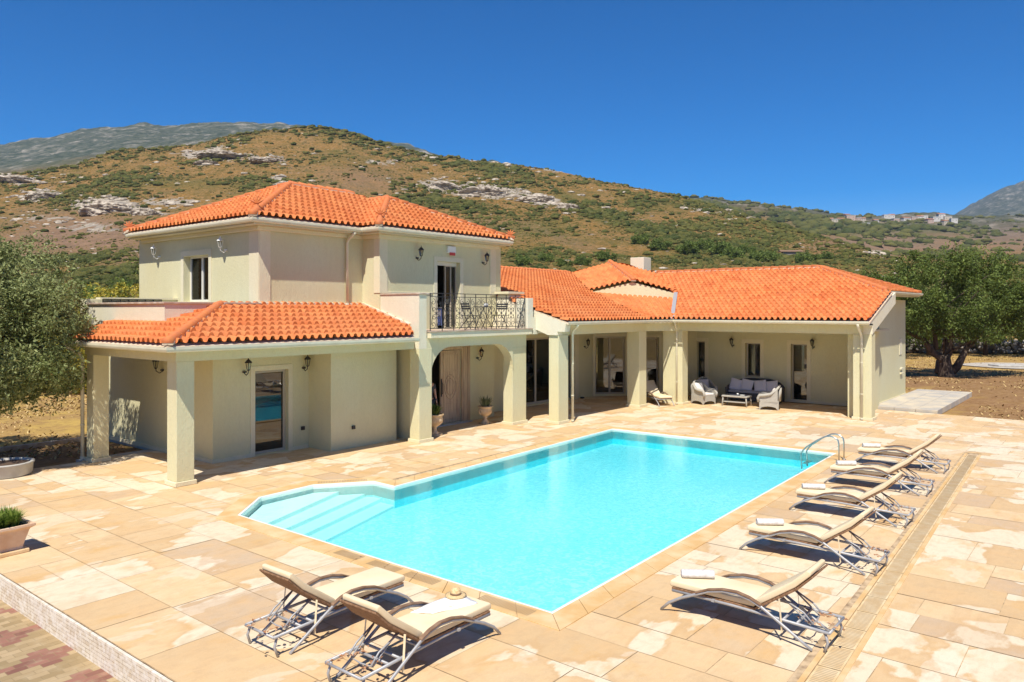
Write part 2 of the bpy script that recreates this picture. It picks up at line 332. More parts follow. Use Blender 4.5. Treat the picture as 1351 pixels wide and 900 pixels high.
ROCKS=[(350,164,50,5,0,.9),(545,195,40,6,20,.9),(1330,255,40,14,-40,.4),(15,236,36,8,5,1),(60,255,30,6,0,.8),(130,270,40,11,-4,1),(175,275,40,9,8,.8),(225,268,50,7,0,.7),(280,205,45,8,3,1),(350,210,30,6,5,.7),(268,217,14,3,0,.9),(300,193,30,4,-5,.5),(375,240,22,7,10,1),(580,245,30,10,5,.8),(640,252,60,10,3,1),(710,262,40,9,14,1),(750,272,25,6,25,.6),(545,255,25,6,0,.4),(500,214,40,4,0,.3),(60,290,60,10,0,.5),(30,262,40,5,0,.7),(1165,333,30,4,0,.6),(640,215,60,4,8,.4),(950,282,40,6,10,.5),(120,300,60,9,0,.5),(740,225,30,4,10,.6)]
GREENS=[(900,315,120,9,14,1),(820,290,60,8,28,1),(980,330,40,10,5,.9),(770,275,50,7,30,.8),(700,300,60,12,0,.45),(600,268,60,9,10,.8),(540,262,40,8,0,.7),(450,180,60,8,12,.5),(700,345,60,14,0,.8),(560,180,60,6,18,.5),(170,370,80,18,0,1),(90,345,80,8,0,.8),(640,222,60,8,8,.7),(930,275,70,6,8,.9),(1100,300,80,9,3,.9),(1220,302,80,8,0,.8),(50,215,60,6,-3,.9),(900,345,120,12,0,.6),(280,240,100,9,0,.4),(850,268,40,8,18,.6),(1050,285,60,6,5,.7)]
PINKS=[(110,310,120,35,0,1),(190,335,90,20,0,.9),(30,330,60,30,0,.8),(1180,320,120,18,0,1),(1330,310,80,25,0,1),(480,240,70,20,10,.5),(640,300,70,18,0,.35),(730,310,60,8,20,.5),(1140,325,60,10,0,.8)]
def make_ground():
    azs=[]; a=-180.
    while a<180:
        azs.append(a); a+= .16 if abs(a)<38 else (.5 if abs(a)<60 else 4)
    az=np.radians(np.array(azs+[180.])); rr=np.concatenate([[.5,2,4],np.exp(np.linspace(math.log(6),math.log(6000),330))])
    A,Rr=np.meshgrid(az,rr); X=Rr*np.sin(A); ca=np.cos(np.minimum(np.abs(A),R(60))); Y=Rr*ca
    px=CX+F*np.tan(np.clip(A,-R(60),R(60))); Yw=Rr*np.cos(A); u=CU+X*ct+Yw*st; v=CV-X*st+Yw*ct
    z=terrain(px,Y,u,v)
    py=HY-(z-CH)/Y*F
    V=np.stack([u,v,z],-1).reshape(-1,3); nc=len(az); nrw=len(rr)
    i=np.arange(nrw-1)[:,None]*nc+np.arange(nc-1)[None,:]; i=i.ravel(); Fq=np.stack([i,i+1,i+nc+1,i+nc],-1)
    y0=tab(px,T0); hill=np.clip((Y-y0)/12,0,1); far=np.clip((Y-700)/500,0,1)
    edge=(fbm(u/7,v/7,4)-.5)*1.1
    rk=np.clip(blob_mask(px,py,ROCKS)*hill*np.where(Y<900,1,.6)+edge*1.3,0,1)*hill
    gn=np.clip(blob_mask(px,py,GREENS)+(fbm(u/25,v/25,4)-.5)*1.2,0,1)*hill
    pk=np.clip(blob_mask(px,py,PINKS)+edge*.5,0,1)*hill
    m1=np.stack([rk,gn,pk,hill],-1).reshape(-1,4); soil=np.clip(1.5-np.hypot(u-42,v+8)/7.5,0,1)+((u>23.3)&(u<37)&(v<-8.5)&(v>-30))*.75+((u<1.7)&(v>4.5)&(v<8.35)&(u>-9))*1.; m2=np.stack([far,hill,np.clip(soil,0,1),hill],-1).reshape(-1,4)
    o=npmesh('ground',V,Fq,groundmat(),smooth=True,attrs={'mask':m1,'zone':m2}); tag(o,kind='structure'); return o
def groundmat():
    m=mat('dry_ground',(.3,.2,.1),.95,spec=.1); g=NT(m); v=g.obj()
    a=g.n('ShaderNodeAttribute',attribute_name='mask'); s=g.n('ShaderNodeSeparateColor'); g.l(a.outputs['Color'],s.inputs[0])
    z=g.n('ShaderNodeAttribute',attribute_name='zone'); s2=g.n('ShaderNodeSeparateColor'); g.l(z.outputs['Color'],s2.inputs[0])
    rk,gn,pk=s.outputs; far,hill,so=s2.outputs
    nf=g.noise(v,5,6,.65); nm=g.noise(v,.6,6,.6); nl=g.noise(v,.09,6,.6); nx=g.noise(v,.28,7,.65)
    near=g.mix(g.rng(nm,.38,.62),(.46,.31,.09),(.34,.21,.085)); near=g.mix(g.rng(nf,.45,.75,0,.8),near,(.20,.115,.055))
    near=g.mix(g.rng(g.math('ADD',so,g.math('MULTIPLY',g.math('SUBTRACT',nm,.5),1.2)),.35,.75,0,.88),near,g.mix(g.rng(nf,.4,.65),(.20,.105,.048),(.33,.20,.10)))
    hb=g.mix(g.rng(nl,.38,.62),(.27,.14,.034),(.13,.095,.024)); hb=g.mix(g.rng(nx,.44,.58),hb,(.29,.165,.06)); n8=g.noise(v,.9,7,.75); hb=g.mix(g.rng(n8,.50,.60,0,.85),hb,(.065,.07,.02)); hb=g.mix(g.rng(n8,.44,.36,0,.6),hb,(.40,.28,.15))
    hb=g.mix(g.math('MULTIPLY',pk,.75),hb,g.mix(g.rng(nx,.4,.6),(.29,.185,.125),(.17,.11,.085)))
    hb=g.mix(g.math('MULTIPLY',gn,g.rng(nx,.35,.6,.3,.95)),hb,(.055,.085,.018))
    rock=g.mix(g.rng(nx,.4,.65),(.44,.38,.30),(.22,.185,.15)); hb=g.mix(g.rng(g.math('ADD',rk,g.math('MULTIPLY',g.math('SUBTRACT',nx,.5),1.3)),.45,.6),hb,rock)
    farc=g.mix(g.rng(nl,.42,.6),(.085,.095,.065),(.035,.05,.03)); farc=g.mix(g.math('MULTIPLY',g.rng(g.noise(v,.03,7,.7),.5,.62),g.rng(rk,.0,.3,.35,1)),farc,(.33,.29,.24)); hb=g.mix(far,hb,farc)
    c=g.mix(hill,near,hb); g.l(c,g.b.inputs['Base Color']); 
    b=g.n('ShaderNodeBump'); b.inputs['Strength'].default_value=.6; b.inputs['Distance'].default_value=.05; g.l(nf,b.inputs['Height']); 
    b2=g.n('ShaderNodeBump'); b2.inputs['Distance'].default_value=2.5; g.l(g.math('MULTIPLY',hill,.7),b2.inputs['Strength']); g.l(nx,b2.inputs['Height']); g.l(b.outputs[0],b2.inputs['Normal']); g.l(b2.outputs[0],g.b.inputs['Normal'])
    return m
ground=make_ground()
#PART2
# ---------------------------------------------------------------- terrace slabs and pool
def clip(poly,a,b,keep_left=True):
    out=[]; n=len(poly); f=lambda p:(b[0]-a[0])*(p[1]-a[1])-(b[1]-a[1])*(p[0]-a[0])
    for i in range(n):
        p,q=poly[i],poly[(i+1)%n]; fp,fq=f(p),f(q)
        if not keep_left: fp,fq=-fp,-fq
        if fp>=0: out.append(p)
        if (fp>0 and fq<0) or (fp<0 and fq>0):
            t=fp/(fp-fq); out.append((p[0]+(q[0]-p[0])*t,p[1]+(q[1]-p[1])*t))
    return out
def area(p): return .5*sum(p[i][0]*p[(i+1)%len(p)][1]-p[(i+1)%len(p)][0]*p[i][1] for i in range(len(p)))
def diff(poly,conv):
    """pieces of a convex polygon outside a convex ccw polygon"""
    out=[]; cur=poly
    for i in range(len(conv)):
        a,b=conv[i],conv[(i+1)%len(conv)]; o=clip(cur,a,b,False)
        if len(o)>2 and abs(area(o))>1e-3: out.append(o)
        cur=clip(cur,a,b,True)
        if len(cur)<3: break
    return out
# pool outline (ccw), bay with steps on the left
PA=(-.47,-10.34); PB=(12.95,-9.95); PC=(12.80,-3.14); PD=(2.92,-3.66); PE=(2.95,-2.92); PF=(1.90,-2.16); PG=(.57,-2.22); PH=(-.45,-3.12)
outline=[PA,PB,PC,PD,PE,PF,PG,PH]
def offset(poly,d):
    out=[]; n=len(poly)
    for i in range(n):
        p0,p1,p2=Vector(poly[i-1]),Vector(poly[i]),Vector(poly[(i+1)%n])
        e1=(p1-p0).normalized(); e2=(p2-p1).normalized(); n1=Vector((e1.y,-e1.x)); n2=Vector((e2.y,-e2.x))
        k=1+n1.dot(n2); q=p1+(n1+n2)*(d/k); out.append((q.x,q.y))
    return out
W=.40; RIM=.055
cop_out=offset(outline,W); cop_in=offset(outline,0)
convs=[[PA,PB,PC,(-.45,-3.61)],[(-.45,-3.7),(2.92,-3.7),PE,PF,PG,PH]]
def slabs():
    me=MB(); cols=[]
    U0,U1,V0,V1=-4.38,23.45,-20.5,4.6
    holes=[[cop_out[0],cop_out[1],cop_out[2],(cop_out[7][0],cop_out[3][1])],[(cop_out[7][0],cop_out[3][1]-.01),(cop_out[3][0],cop_out[3][1]-.01),cop_out[4],cop_out[5],cop_out[6],cop_out[7]]]
    holes=[[tuple(p) for p in h] for h in holes]
    drain=[(-8,-14.05),(15.35,-13.03),(15.35,-12.62),(-8,-13.62)]
    u=U0
    while u<U1:
        w=rnd.choice([.62,.78,.95,.95,1.2]); 
        if u+w>U1-.3: w=U1-u
        v=V0-rnd.random()
        while v<V1:
            l=rnd.choice([.7,.95,1.2,1.2,1.6,1.9])
            splits=[(u,u+w)] if rnd.random()<.8 or w<.9 else [(u,u+w*.5),(u+w*.5,u+w)]
            for a,b in splits:
                c0=max(v,V0); c1=min(v+l,V1)
                if c1-c0<.05: continue
                gp=.0045; polys=[[(a+gp,c0+gp),(b-gp,c0+gp),(b-gp,c1-gp),(a+gp,c1-gp)]]
                for h in holes+[drain]:
                    nx=[]
                    for p in polys: nx+=diff(p,h)
                    polys=nx
                c=(rnd.random(),rnd.random(),rnd.random(),1); zz=rnd.uniform(-.002,.002)
                for p in polys:
                    # keep clear of the lower wall blocks behind the porch (they stand on the slabs)
                    n=len(p); zt=zz; me.add([(x,y,zt) for x,y in p],[tuple(range(n))]); cols+= [c]*n
            v+=l
        u+=w
    o=me.build('terrace_paving',M['deck'],recalc=False)
    ca=o.data.color_attributes.new('slab','FLOAT_COLOR','POINT'); ca.data.foreach_set('color',np.array(cols,np.float32).ravel())
    return tag(o,kind='structure')
slabs()
g=MB()
# mortar bed under the slabs, as pieces round the pool
bed=[[(-4.38,-20.5),(23.45,-20.5),(23.45,4.6),(-4.38,4.6)]]
for h in convs:
    nx=[]
    for p in bed: nx+=diff(p,h)
    bed=nx
for p in bed: g.add([(x,y,-.007) for x,y in p],[tuple(range(len(p)))])
tag(g.build('terrace_bed',M['grout']),kind='structure')
# porch floors further back
g=MB(); g.box(-.2,4.6,4.6,4.95,-.1,.0); g.box(1.8,23.7,1.7,8.5,-.1,-.006) ; tag(g.build('porch_floor',M['concrete']),kind='structure')
# terrace edge wall
g=MB(); g.box(-4.42,-4.385,-20.5,4.6,-.5,-.010)
def stonewall():
    m=mat('split_face_stone',(.70,.60,.46),.9); q=NT(m); t=q.n('ShaderNodeTexCoord'); mp=q.n('ShaderNodeMapping'); mp.inputs['Rotation'].default_value=(R(90),0,R(90)); q.l(t.outputs['Object'],mp.inputs[0])
    # brick pattern in the v-z plane of the wall
    sx=q.n('ShaderNodeSeparateXYZ'); q.l(t.outputs['Object'],sx.inputs[0]); cb=q.n('ShaderNodeCombineXYZ'); q.l(sx.outputs[1],cb.inputs[0]); q.l(sx.outputs[2],cb.inputs[1])
    b=q.n('ShaderNodeTexBrick'); b.inputs['Scale'].default_value=1; b.inputs['Brick Width'].default_value=.22; b.inputs['Row Height'].default_value=.045; b.inputs['Mortar Size'].default_value=.004
    b.inputs['Color1'].default_value=(.72,.63,.50,1); b.inputs['Color2'].default_value=(.60,.49,.36,1); b.inputs['Mortar'].default_value=(.38,.28,.18,1); q.l(cb.outputs[0],b.inputs['Vector'])
    n=q.noise(q.obj(),11,5,.6); c=q.mix(q.rng(n,.4,.7),b.outputs[0],(.78,.72,.64)); q.l(c,q.b.inputs['Base Color']); q.bump(q.math('ADD',n,q.math('MULTIPLY',b.outputs[1],-.6)),.6,.015); return m
tag(g.build('terrace_edge_wall',stonewall()),'low split stone wall face between the terrace and the brick drive','wall')
# brick drive
def brickmat():
    m=mat('clay_pavers',(.5,.4,.25),.85); q=NT(m); v=q.obj()
    sx=q.n('ShaderNodeSeparateXYZ'); q.l(v,sx.inputs[0])
    row=q.math('FLOOR',q.math('DIVIDE',sx.outputs[1],.11)); uo=q.math('ADD',q.math('DIVIDE',sx.outputs[0],.22),q.math('MULTIPLY',row,.5)); cl=q.math('FLOOR',uo)
    ph=q.math('FRACT',q.math('DIVIDE',q.math('ADD',row,q.math('PINGPONG',cl,2.)),9.))
    cb=q.n('ShaderNodeCombineXYZ'); q.l(cl,cb.inputs[0]); q.l(row,cb.inputs[1]); wn=q.n('ShaderNodeTexWhiteNoise',noise_dimensions='3D'); q.l(cb.outputs[0],wn.inputs[0])
    c=q.mix(wn.outputs[0],(.44,.32,.18),(.29,.205,.10)); red=q.math('LESS_THAN',ph,.3)
    c=q.mix(red,c,q.mix(wn.outputs[0],(.20,.085,.06),(.31,.145,.10)))
    fy=q.math('FRACT',q.math('DIVIDE',sx.outputs[1],.11)); fx=q.math('FRACT',uo)
    j=q.math('MAXIMUM',q.math('LESS_THAN',fy,.07),q.math('LESS_THAN',fx,.04)); c=q.mix(q.math('MULTIPLY',j,.8),c,(.25,.18,.09))
    n=q.noise(v,6,5); c=q.mix(q.rng(n,.5,.75,0,.35),c,(.50,.40,.26)); q.l(c,q.b.inputs['Base Color']); q.bump(n,.4,.01); return m
g=MB(); g.add([(-12,-22,-.345),(-4.42,-22,-.345),(-4.42,4.6,-.345),(-12,4.6,-.345)],[(0,1,2,3)]); tag(g.build('brick_drive',brickmat()),kind='structure')
# coping and rim
g=MB(); n=8; ri=offset(outline,RIM*.0)
cin=offset(outline,.0); crm=offset(outline,.05)
for i in range(n):
    j=(i+1)%n; a,b,c,d=crm[i],crm[j],cop_out[j],cop_out[i]
    L=math.dist(a,b); k=max(1,round(L/.62))
    for q in range(k):
        t0=q/k+.004/L; t1=(q+1)/k-.004/L; lp=lambda p,r,t:(p[0]+(r[0]-p[0])*t,p[1]+(r[1]-p[1])*t)
        P4=[lp(a,b,t0),lp(a,b,t1),lp(d,c,t1),lp(d,c,t0)]
        v=[(x,y,-.05) for x,y in P4]+[(x,y,.014) for x,y in P4]
        g.add(v,[(4,5,6,7),(0,1,5,4),(1,2,6,5),(2,3,7,6),(3,0,4,7)])
cop=g.build('pool_coping',M['coping'],bevel=.004); tag(cop,kind='structure')
g=MB()
for i in range(n):
    j=(i+1)%n; a,b,c,d=cin[i],cin[j],crm[j],crm[i]; P4=[a,b,c,d]
    g.add([(x,y,-.30) for x,y in P4]+[(x,y,.006) for x,y in P4],[(4,5,6,7),(0,1,5,4)])
tag(g.build('pool_rim',M['rim']),kind='structure')
# overflow grates let into the coping: slot bars
def grate(a,b,w0,w1,name):
    a=Vector(a);b=Vector(b);d=(b-a).normalized();nn=Vector((d.y,-d.x)); g=MB(); L=(b-a).length; k=int(L/.035)
    for q in range(k):
        p=a+d*(q*.035); s=[p+nn*w0,p+d*.017+nn*w0,p+d*.017+nn*w1,p+nn*w1]
        g.add([(x.x,x.y,.0165) for x in s],[(0,1,2,3)])
    return g.build(name,M['gap'],parent=cop)
grate((6.6,-10.14),(.0,-10.33),.07,.30,'grate_slots') if False else None
eA=Vector(PH);eB=Vector(PA); dd=(eB-eA)
def on(t,a=PH,b=PA): return (a[0]+(b[0]-a[0])*t,a[1]+(b[1]-a[1])*t)
for t0,t1 in ((.44,.52),(.55,.64),(.66,.75),(.86,.985)): grate(on(t0),on(t1),.11,.31,'grate_slots')
grate(on(.1,PE,PF),on(.95,PE,PF),.08,.28,'grate_slots')
# pool basin
wl=-.014; FL=-.47
g=MB(); N8=[(x,y) for x,y in outline]
g2=MB()
for i in range(n):
    a,b=N8[i],N8[(i+1)%n]; (g if i>2 and i<7 else g2).add([(a[0],a[1],-.08),(b[0],b[1],-.08),(b[0],b[1],FL),(a[0],a[1],FL)],[(0,1,2,3)])
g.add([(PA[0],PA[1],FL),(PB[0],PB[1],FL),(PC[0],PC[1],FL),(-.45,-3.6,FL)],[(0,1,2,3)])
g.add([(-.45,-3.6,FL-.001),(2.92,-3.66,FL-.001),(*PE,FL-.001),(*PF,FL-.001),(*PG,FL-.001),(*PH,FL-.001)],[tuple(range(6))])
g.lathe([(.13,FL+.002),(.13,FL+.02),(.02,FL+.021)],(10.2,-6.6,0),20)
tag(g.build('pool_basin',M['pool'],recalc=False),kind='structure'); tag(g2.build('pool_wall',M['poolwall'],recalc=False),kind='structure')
# steps run across the bay, parallel to its long side
g=MB()
bay=[(-.45,-4.05),(2.915,-4.05),(2.93,-3.0),(1.90,-2.19),(.57,-2.25),(-.44,-3.13)]
lev=[(-.10,2.75),(-.18,3.12),(-.27,3.50),(-.36,3.90)]
# the tread edges are lines from the long left edge to the right corner
lines=[((-.47,-3.28),(1.5,-2.35),-.09),((-.47,-3.62),(2.2,-2.55),-.165),((-.47,-3.98),(2.75,-2.85),-.25),((-.47,-4.38),(2.95,-3.2),-.33),((-.47,-4.85),(2.93,-3.64),-.41)]
full=[(-.46,-5.2),(2.92,-3.68),(2.94,-2.93),(1.90,-2.17),(.57,-2.23),(-.44,-3.12)]
for k,(a,b,z) in enumerate(lines[1:]):
    p=clip(full,a,b,True)
    if len(p)>2:
        nn=len(p); g.add([(x,y,z) for x,y in p]+[(x,y,FL) for x,y in p],[tuple(range(nn))]+[(i,(i+1)%nn,nn+(i+1)%nn,nn+i) for i in range(nn)])
tag(g.build('pool_steps',M['poolstep']),kind='structure')
wo=offset(outline,.02); g=MB(); g.add([(x,y,wl) for x,y in wo]+[(x,y,FL-.12) for x,y in wo],[tuple(range(8)),tuple(range(8,16))[::-1]]+[(i,8+i,8+(i+1)%8,(i+1)%8) for i in range(8)]); tag(g.build('pool_water',M['water']),kind='structure')
# long drain channel
g=MB()
da,db=Vector((-6,-13.83)),Vector((15.2,-12.86)); d=(db-da).normalized(); nn=Vector((-d.y,d.x)); L=(db-da).length
dr=empty('drain_channel',(0,0,0),0,'long slotted stone drain channel running behind the row of five loungers','drain')
g.add([(*(p),-.009) for p in (da-nn*.2,db-nn*.2,db+nn*.2,da+nn*.2)],[(0,1,2,3)]); 
for s in (-1,1):
    p=[da+nn*s*.13,db+nn*s*.13,db+nn*s*.19,da+nn*s*.19]; g.add([(*q,-.006) for q in p]+[(*q,.008) for q in p],[(4,5,6,7),(0,1,5,4),(2,3,7,6)])
g.build('channel_edging',M['coping'],parent=dr)
g=MB(); 
for q in range(int(L/.62)):
    a0=q*.62+.01; a1=a0+.60
    p=[da+d*a0-nn*.12,da+d*a1-nn*.12,da+d*a1+nn*.12,da+d*a0+nn*.12]; z=.0
    g.add([(*x,z) for x in p],[(0,1,2,3)],0)
    for i in range(14):
        b0=a0+.03+i*.04; p=[da+d*b0-nn*.10,da+d*(b0+.014)-nn*.10,da+d*(b0+.014)+nn*.10,da+d*b0+nn*.10]; g.add([(*x,.003) for x in p],[(0,1,2,3)],1)
g.build('slotted_cover',[M['grate'],M['dgap']],parent=dr,recalc=False)
# side walkway slab, kerb, concrete patch
g=MB(); 
for i in range(5):
    for j in range(3):
        g.box(23.5+i*1.62+.006,23.5+(i+1)*1.62-.006,-10.6+j*.74+.006,-10.6+(j+1)*.74-.006,-.1,.12)
tag(g.build('side_path',M['slabgrey'],bevel=.01),kind='structure')
g=MB(); g.box(-4.4,1.6,8.3,8.42,-.2,.02); tag(g.build('kerb',M['cap'],bevel=.01),kind='structure')
# ---------------------------------------------------------------- villa
V=empty('villa',(0,0,0),0,'L-shaped cream stucco villa with orange tiled roofs, upper storey and balcony, behind the pool','house')
def wall(name,ax,p,t,a0,a1,z0,z1,ops=(),m='wall',parent=V):
    """ax 'u': runs along u, front face at v=p, thickness t towards +v. ax 'v': runs along v, front at u=p, thickness t towards +u"""
    xs=sorted({a0,a1,*[o[0] for o in ops],*[o[1] for o in ops]}); zs=sorted({z0,z1,*[o[2] for o in ops],*[o[3] for o in ops]})
    hole=lambda x,z:any(o[0]-1e-6<x<o[1]+1e-6 and o[2]-1e-6<z<o[3]+1e-6 for o in ops)
    g=MB(); P=(lambda a,d,z:(a,p+d,z)) if ax=='u' else (lambda a,d,z:(p+d,a,z))
    for i in range(len(xs)-1):
        for k in range(len(zs)-1):
            if hole((xs[i]+xs[i+1])/2,(zs[k]+zs[k+1])/2): continue
            for d in (0,t): g.add([P(xs[i],d,zs[k]),P(xs[i+1],d,zs[k]),P(xs[i+1],d,zs[k+1]),P(xs[i],d,zs[k+1])],[(0,1,2,3)])
    for (b0,b1,y0,y1) in list(ops)+[(a0,a1,z0,z1)]:
        for q in (((b0,y0),(b1,y0)),((b1,y0),(b1,y1)),((b1,y1),(b0,y1)),((b0,y1),(b0,y0))):
            (x1,w1),(x2,w2)=q; g.add([P(x1,0,w1),P(x2,0,w2),P(x2,t,w2),P(x1,t,w1)],[(0,1,2,3)])
    me=g.build(name,M[m],parent=parent,recalc=False); b=bmesh.new(); b.from_mesh(me.data); bmesh.ops.remove_doubles(b,verts=b.verts[:],dist=1e-5); bmesh.ops.recalc_face_normals(b,faces=b.faces[:]); b.to_mesh(me.data); b.free(); return me
def slab(name,*b,m='trim',bev=0,parent=V):
    g=MB(); g.box(*b); return g.build(name,M[m],parent=parent,bevel=bev)
def surround(ax,p,o,w=.13,sill=False,pr=.02):
    g=MB(); a0,a1,z0,z1=o; zz=z0
    parts=[(a0-w,a0,zz,z1+w),(a1,a1+w,zz,z1+w),(a0,a1,z1,z1+w)]+([(a0-w,a1+w,z0-w,z0)] if sill else [])
    for b0,b1,c0,c1 in parts:
        if ax=='u': g.box(b0,b1,p-pr,p,c0,c1)
        else: g.box(p-pr,p,b0,b1,c0,c1)
    return g.build('surround',M['trim'],parent=V)
def window(ax,p,o,inset=.14,panes=2,m='frame',curtain=False,name='window',fw=.06,T=None,G='glass'):
    """frame object (part) with pane sub-part"""
    a0,a1,z0,z1=o; g=MB(); d0,d1=p+inset,p+inset+.06
    def bx(g,b0,b1,c0,c1,e0=d0,e1=d1):
        if ax=='u': g.box(b0,b1,e0,e1,c0,c1)
        else: g.box(e0,e1,b0,b1,c0,c1)
    bx(g,a0,a0+fw,z0,z1); bx(g,a1-fw,a1,z0,z1); bx(g,a0+fw,a1-fw,z1-fw,z1); bx(g,a0+fw,a1-fw,z0,z0+fw)
    for i in range(1,panes):
        c=a0+(a1-a0)*i/panes; bx(g,c-fw*.6,c+fw*.6,z0+fw,z1-fw,d0-.01,d1-.004)
    f=g.build(name,M[m],parent=V)
    g=MB(); bx(g,a0+fw*.6,a1-fw*.6,z0+fw*.6,z1-fw*.6,(d0+d1)/2-.004,(d0+d1)/2+.004); pn=g.build('pane',M[G],parent=f)
    if curtain:
        g=MB(); k=26; vs=[]
        for i in range(k+1):
            a=a0+fw+(a1-a0-2*fw)*i/k; dd=d1+.12+.035*math.sin(i*2.3)
            for z in (z0+.03,z1-.03): vs.append((a,dd,z) if ax=='u' else (dd,a,z))
        g.add(vs,[(2*i,2*i+2,2*i+3,2*i+1) for i in range(k)]); g.build('curtain',M['curtain'],parent=f,smooth=True)
    if T is not None:
        for q in (f,): q.data.transform(T)
        for q in kids(f): q.data.transform(T)
    return f
# --- lower left wing
wall('porch_wall','u',1.75,.3,1.75,4.62,0,3.25,[(2.93,3.95,.02,2.24)]); surround('u',1.75,(2.93,3.95,.0,2.24)); 
window('u',1.75,(2.93,3.95,.02,2.24),.13,1,'frame',name='glass_door',fw=.07)
wall('porch_side_wall','v',4.62,.25,.76,2.05,0,3.25); wall('garage_wall','u',.76,.25,4.87,7.0,0,3.1)
wall('west_wall','v',1.75,.3,2.05,8.6,0,3.3)
slab('skirting',1.72,1.748,1.72,8.6,0,.1); slab('skirting',1.75,2.80,1.722,1.748,0,.1); slab('skirting',4.08,4.6,1.722,1.748,0,.1)
def column(u0,u1,v0,v1,z1,base=True,name='column'):
    g=MB(); g.box(u0,u1,v0,v1,.10,z1); c=g.build(name,M['wall'],parent=V,bevel=.012)
    g=MB(); e=.04; g.box(u0-e,u1+e,v0-e,v1+e,0,.10); g.build('plinth',M['trim'],parent=c,bevel=.01); return c
column(-.08,.33,0.0,.42,2.72); column(-.08,.30,4.2,4.6,2.72)
# beams under the eaves
slab('beam',-.10,6.98,-.015,.40,2.72,3.02,m='wall'); slab('beam',-.10,.31,.40,4.66,2.72,3.02,m='wall')
slab('soffit',-.52,6.7,-.50,-.015,2.95,3.0,m='soffit'); slab('soffit',-.52,-.10,-.015,4.9,2.95,3.0,m='soffit'); slab('porch_ceiling',.31,7.0,.40,1.9,2.90,2.97,m='soffit'); slab('porch_ceiling',.31,1.8,1.9,4.9,2.90,2.97,m='soffit')
def gutter(pts,name='gutter'):
    g=MB()
    for i in range(len(pts)-1):
        a=Vector(pts[i]);b=Vector(pts[i+1]); d=(b-a).normalized(); nn=Vector((d.y,-d.x,0)); e0=0 if i==0 else .06; e1=0 if i==len(pts)-2 else .06
        prof=[(0,-.115),(.05,-.115),(.085,-.09),(.10,-.05),(.10,0),(.088,0),(.088,-.05),(.07,-.08),(.045,-.10),(0,-.10)]
        A=a-d*0; B=b+d*0; vs=[tuple(A+nn*x+Vector((0,0,z))) for x,z in prof]+[tuple(B+nn*x+Vector((0,0,z))) for x,z in prof]; n_=len(prof)
        # mitre: shift ends outward in proportion to projection on convex corners
        def mit(vs,off,sgn,dd,do):
            if do:
                for q,(x,z) in enumerate(prof): vs[off+q]=tuple(Vector(vs[off+q])+dd*sgn*x)
        mit(vs,0,-1,d,i>0 and GM.get((name,i),1)==1); mit(vs,n_,1,d,i<len(pts)-2 and GM.get((name,i+1),1)==1)
        mit(vs,0,1,d,i>0 and GM.get((name,i),1)==-1); mit(vs,n_,-1,d,i<len(pts)-2 and GM.get((name,i+1),1)==-1)
        g.add(vs,[(q,(q+1)%n_,n_+(q+1)%n_,n_+q) for q in range(n_)]+[tuple(range(n_))[::-1],tuple(range(n_,2*n_))])
    return g.build('gutter',M['gutter'],parent=V)
GM={}
gutter([(-.50,4.95,3.07),(-.50,-.50,3.07),(6.66,-.50,3.07)])
def pipe(pts,r=.045,wallc=0):
    o=MB().tube(pts,r,10).build('downpipe',M['gutter'],parent=V,smooth=True)
    g=MB(); 
    for p in (pts[-1],): g.tube([(p[0],p[1],p[2]),(p[0],p[1],p[2]+.06)],r+.012,10)
    zs=[z for z in (.9,2.0) if pts[-1][2]<z<pts[2][2]]
    g.build('pipe_collar',M['gutter'],parent=o)
    for z in zs: MB().tube([(pts[-1][0],pts[-1][1],z),(pts[-1][0],pts[-1][1],z+.035)],r+.008,10).build('pipe_collar',M['gutter'],parent=o)
    return o
pipe([(-.57,4.65,3.0),(-.50,4.65,2.9),(-.2,4.70,2.72),(-.14,4.70,2.6),(-.14,4.70,.05)])
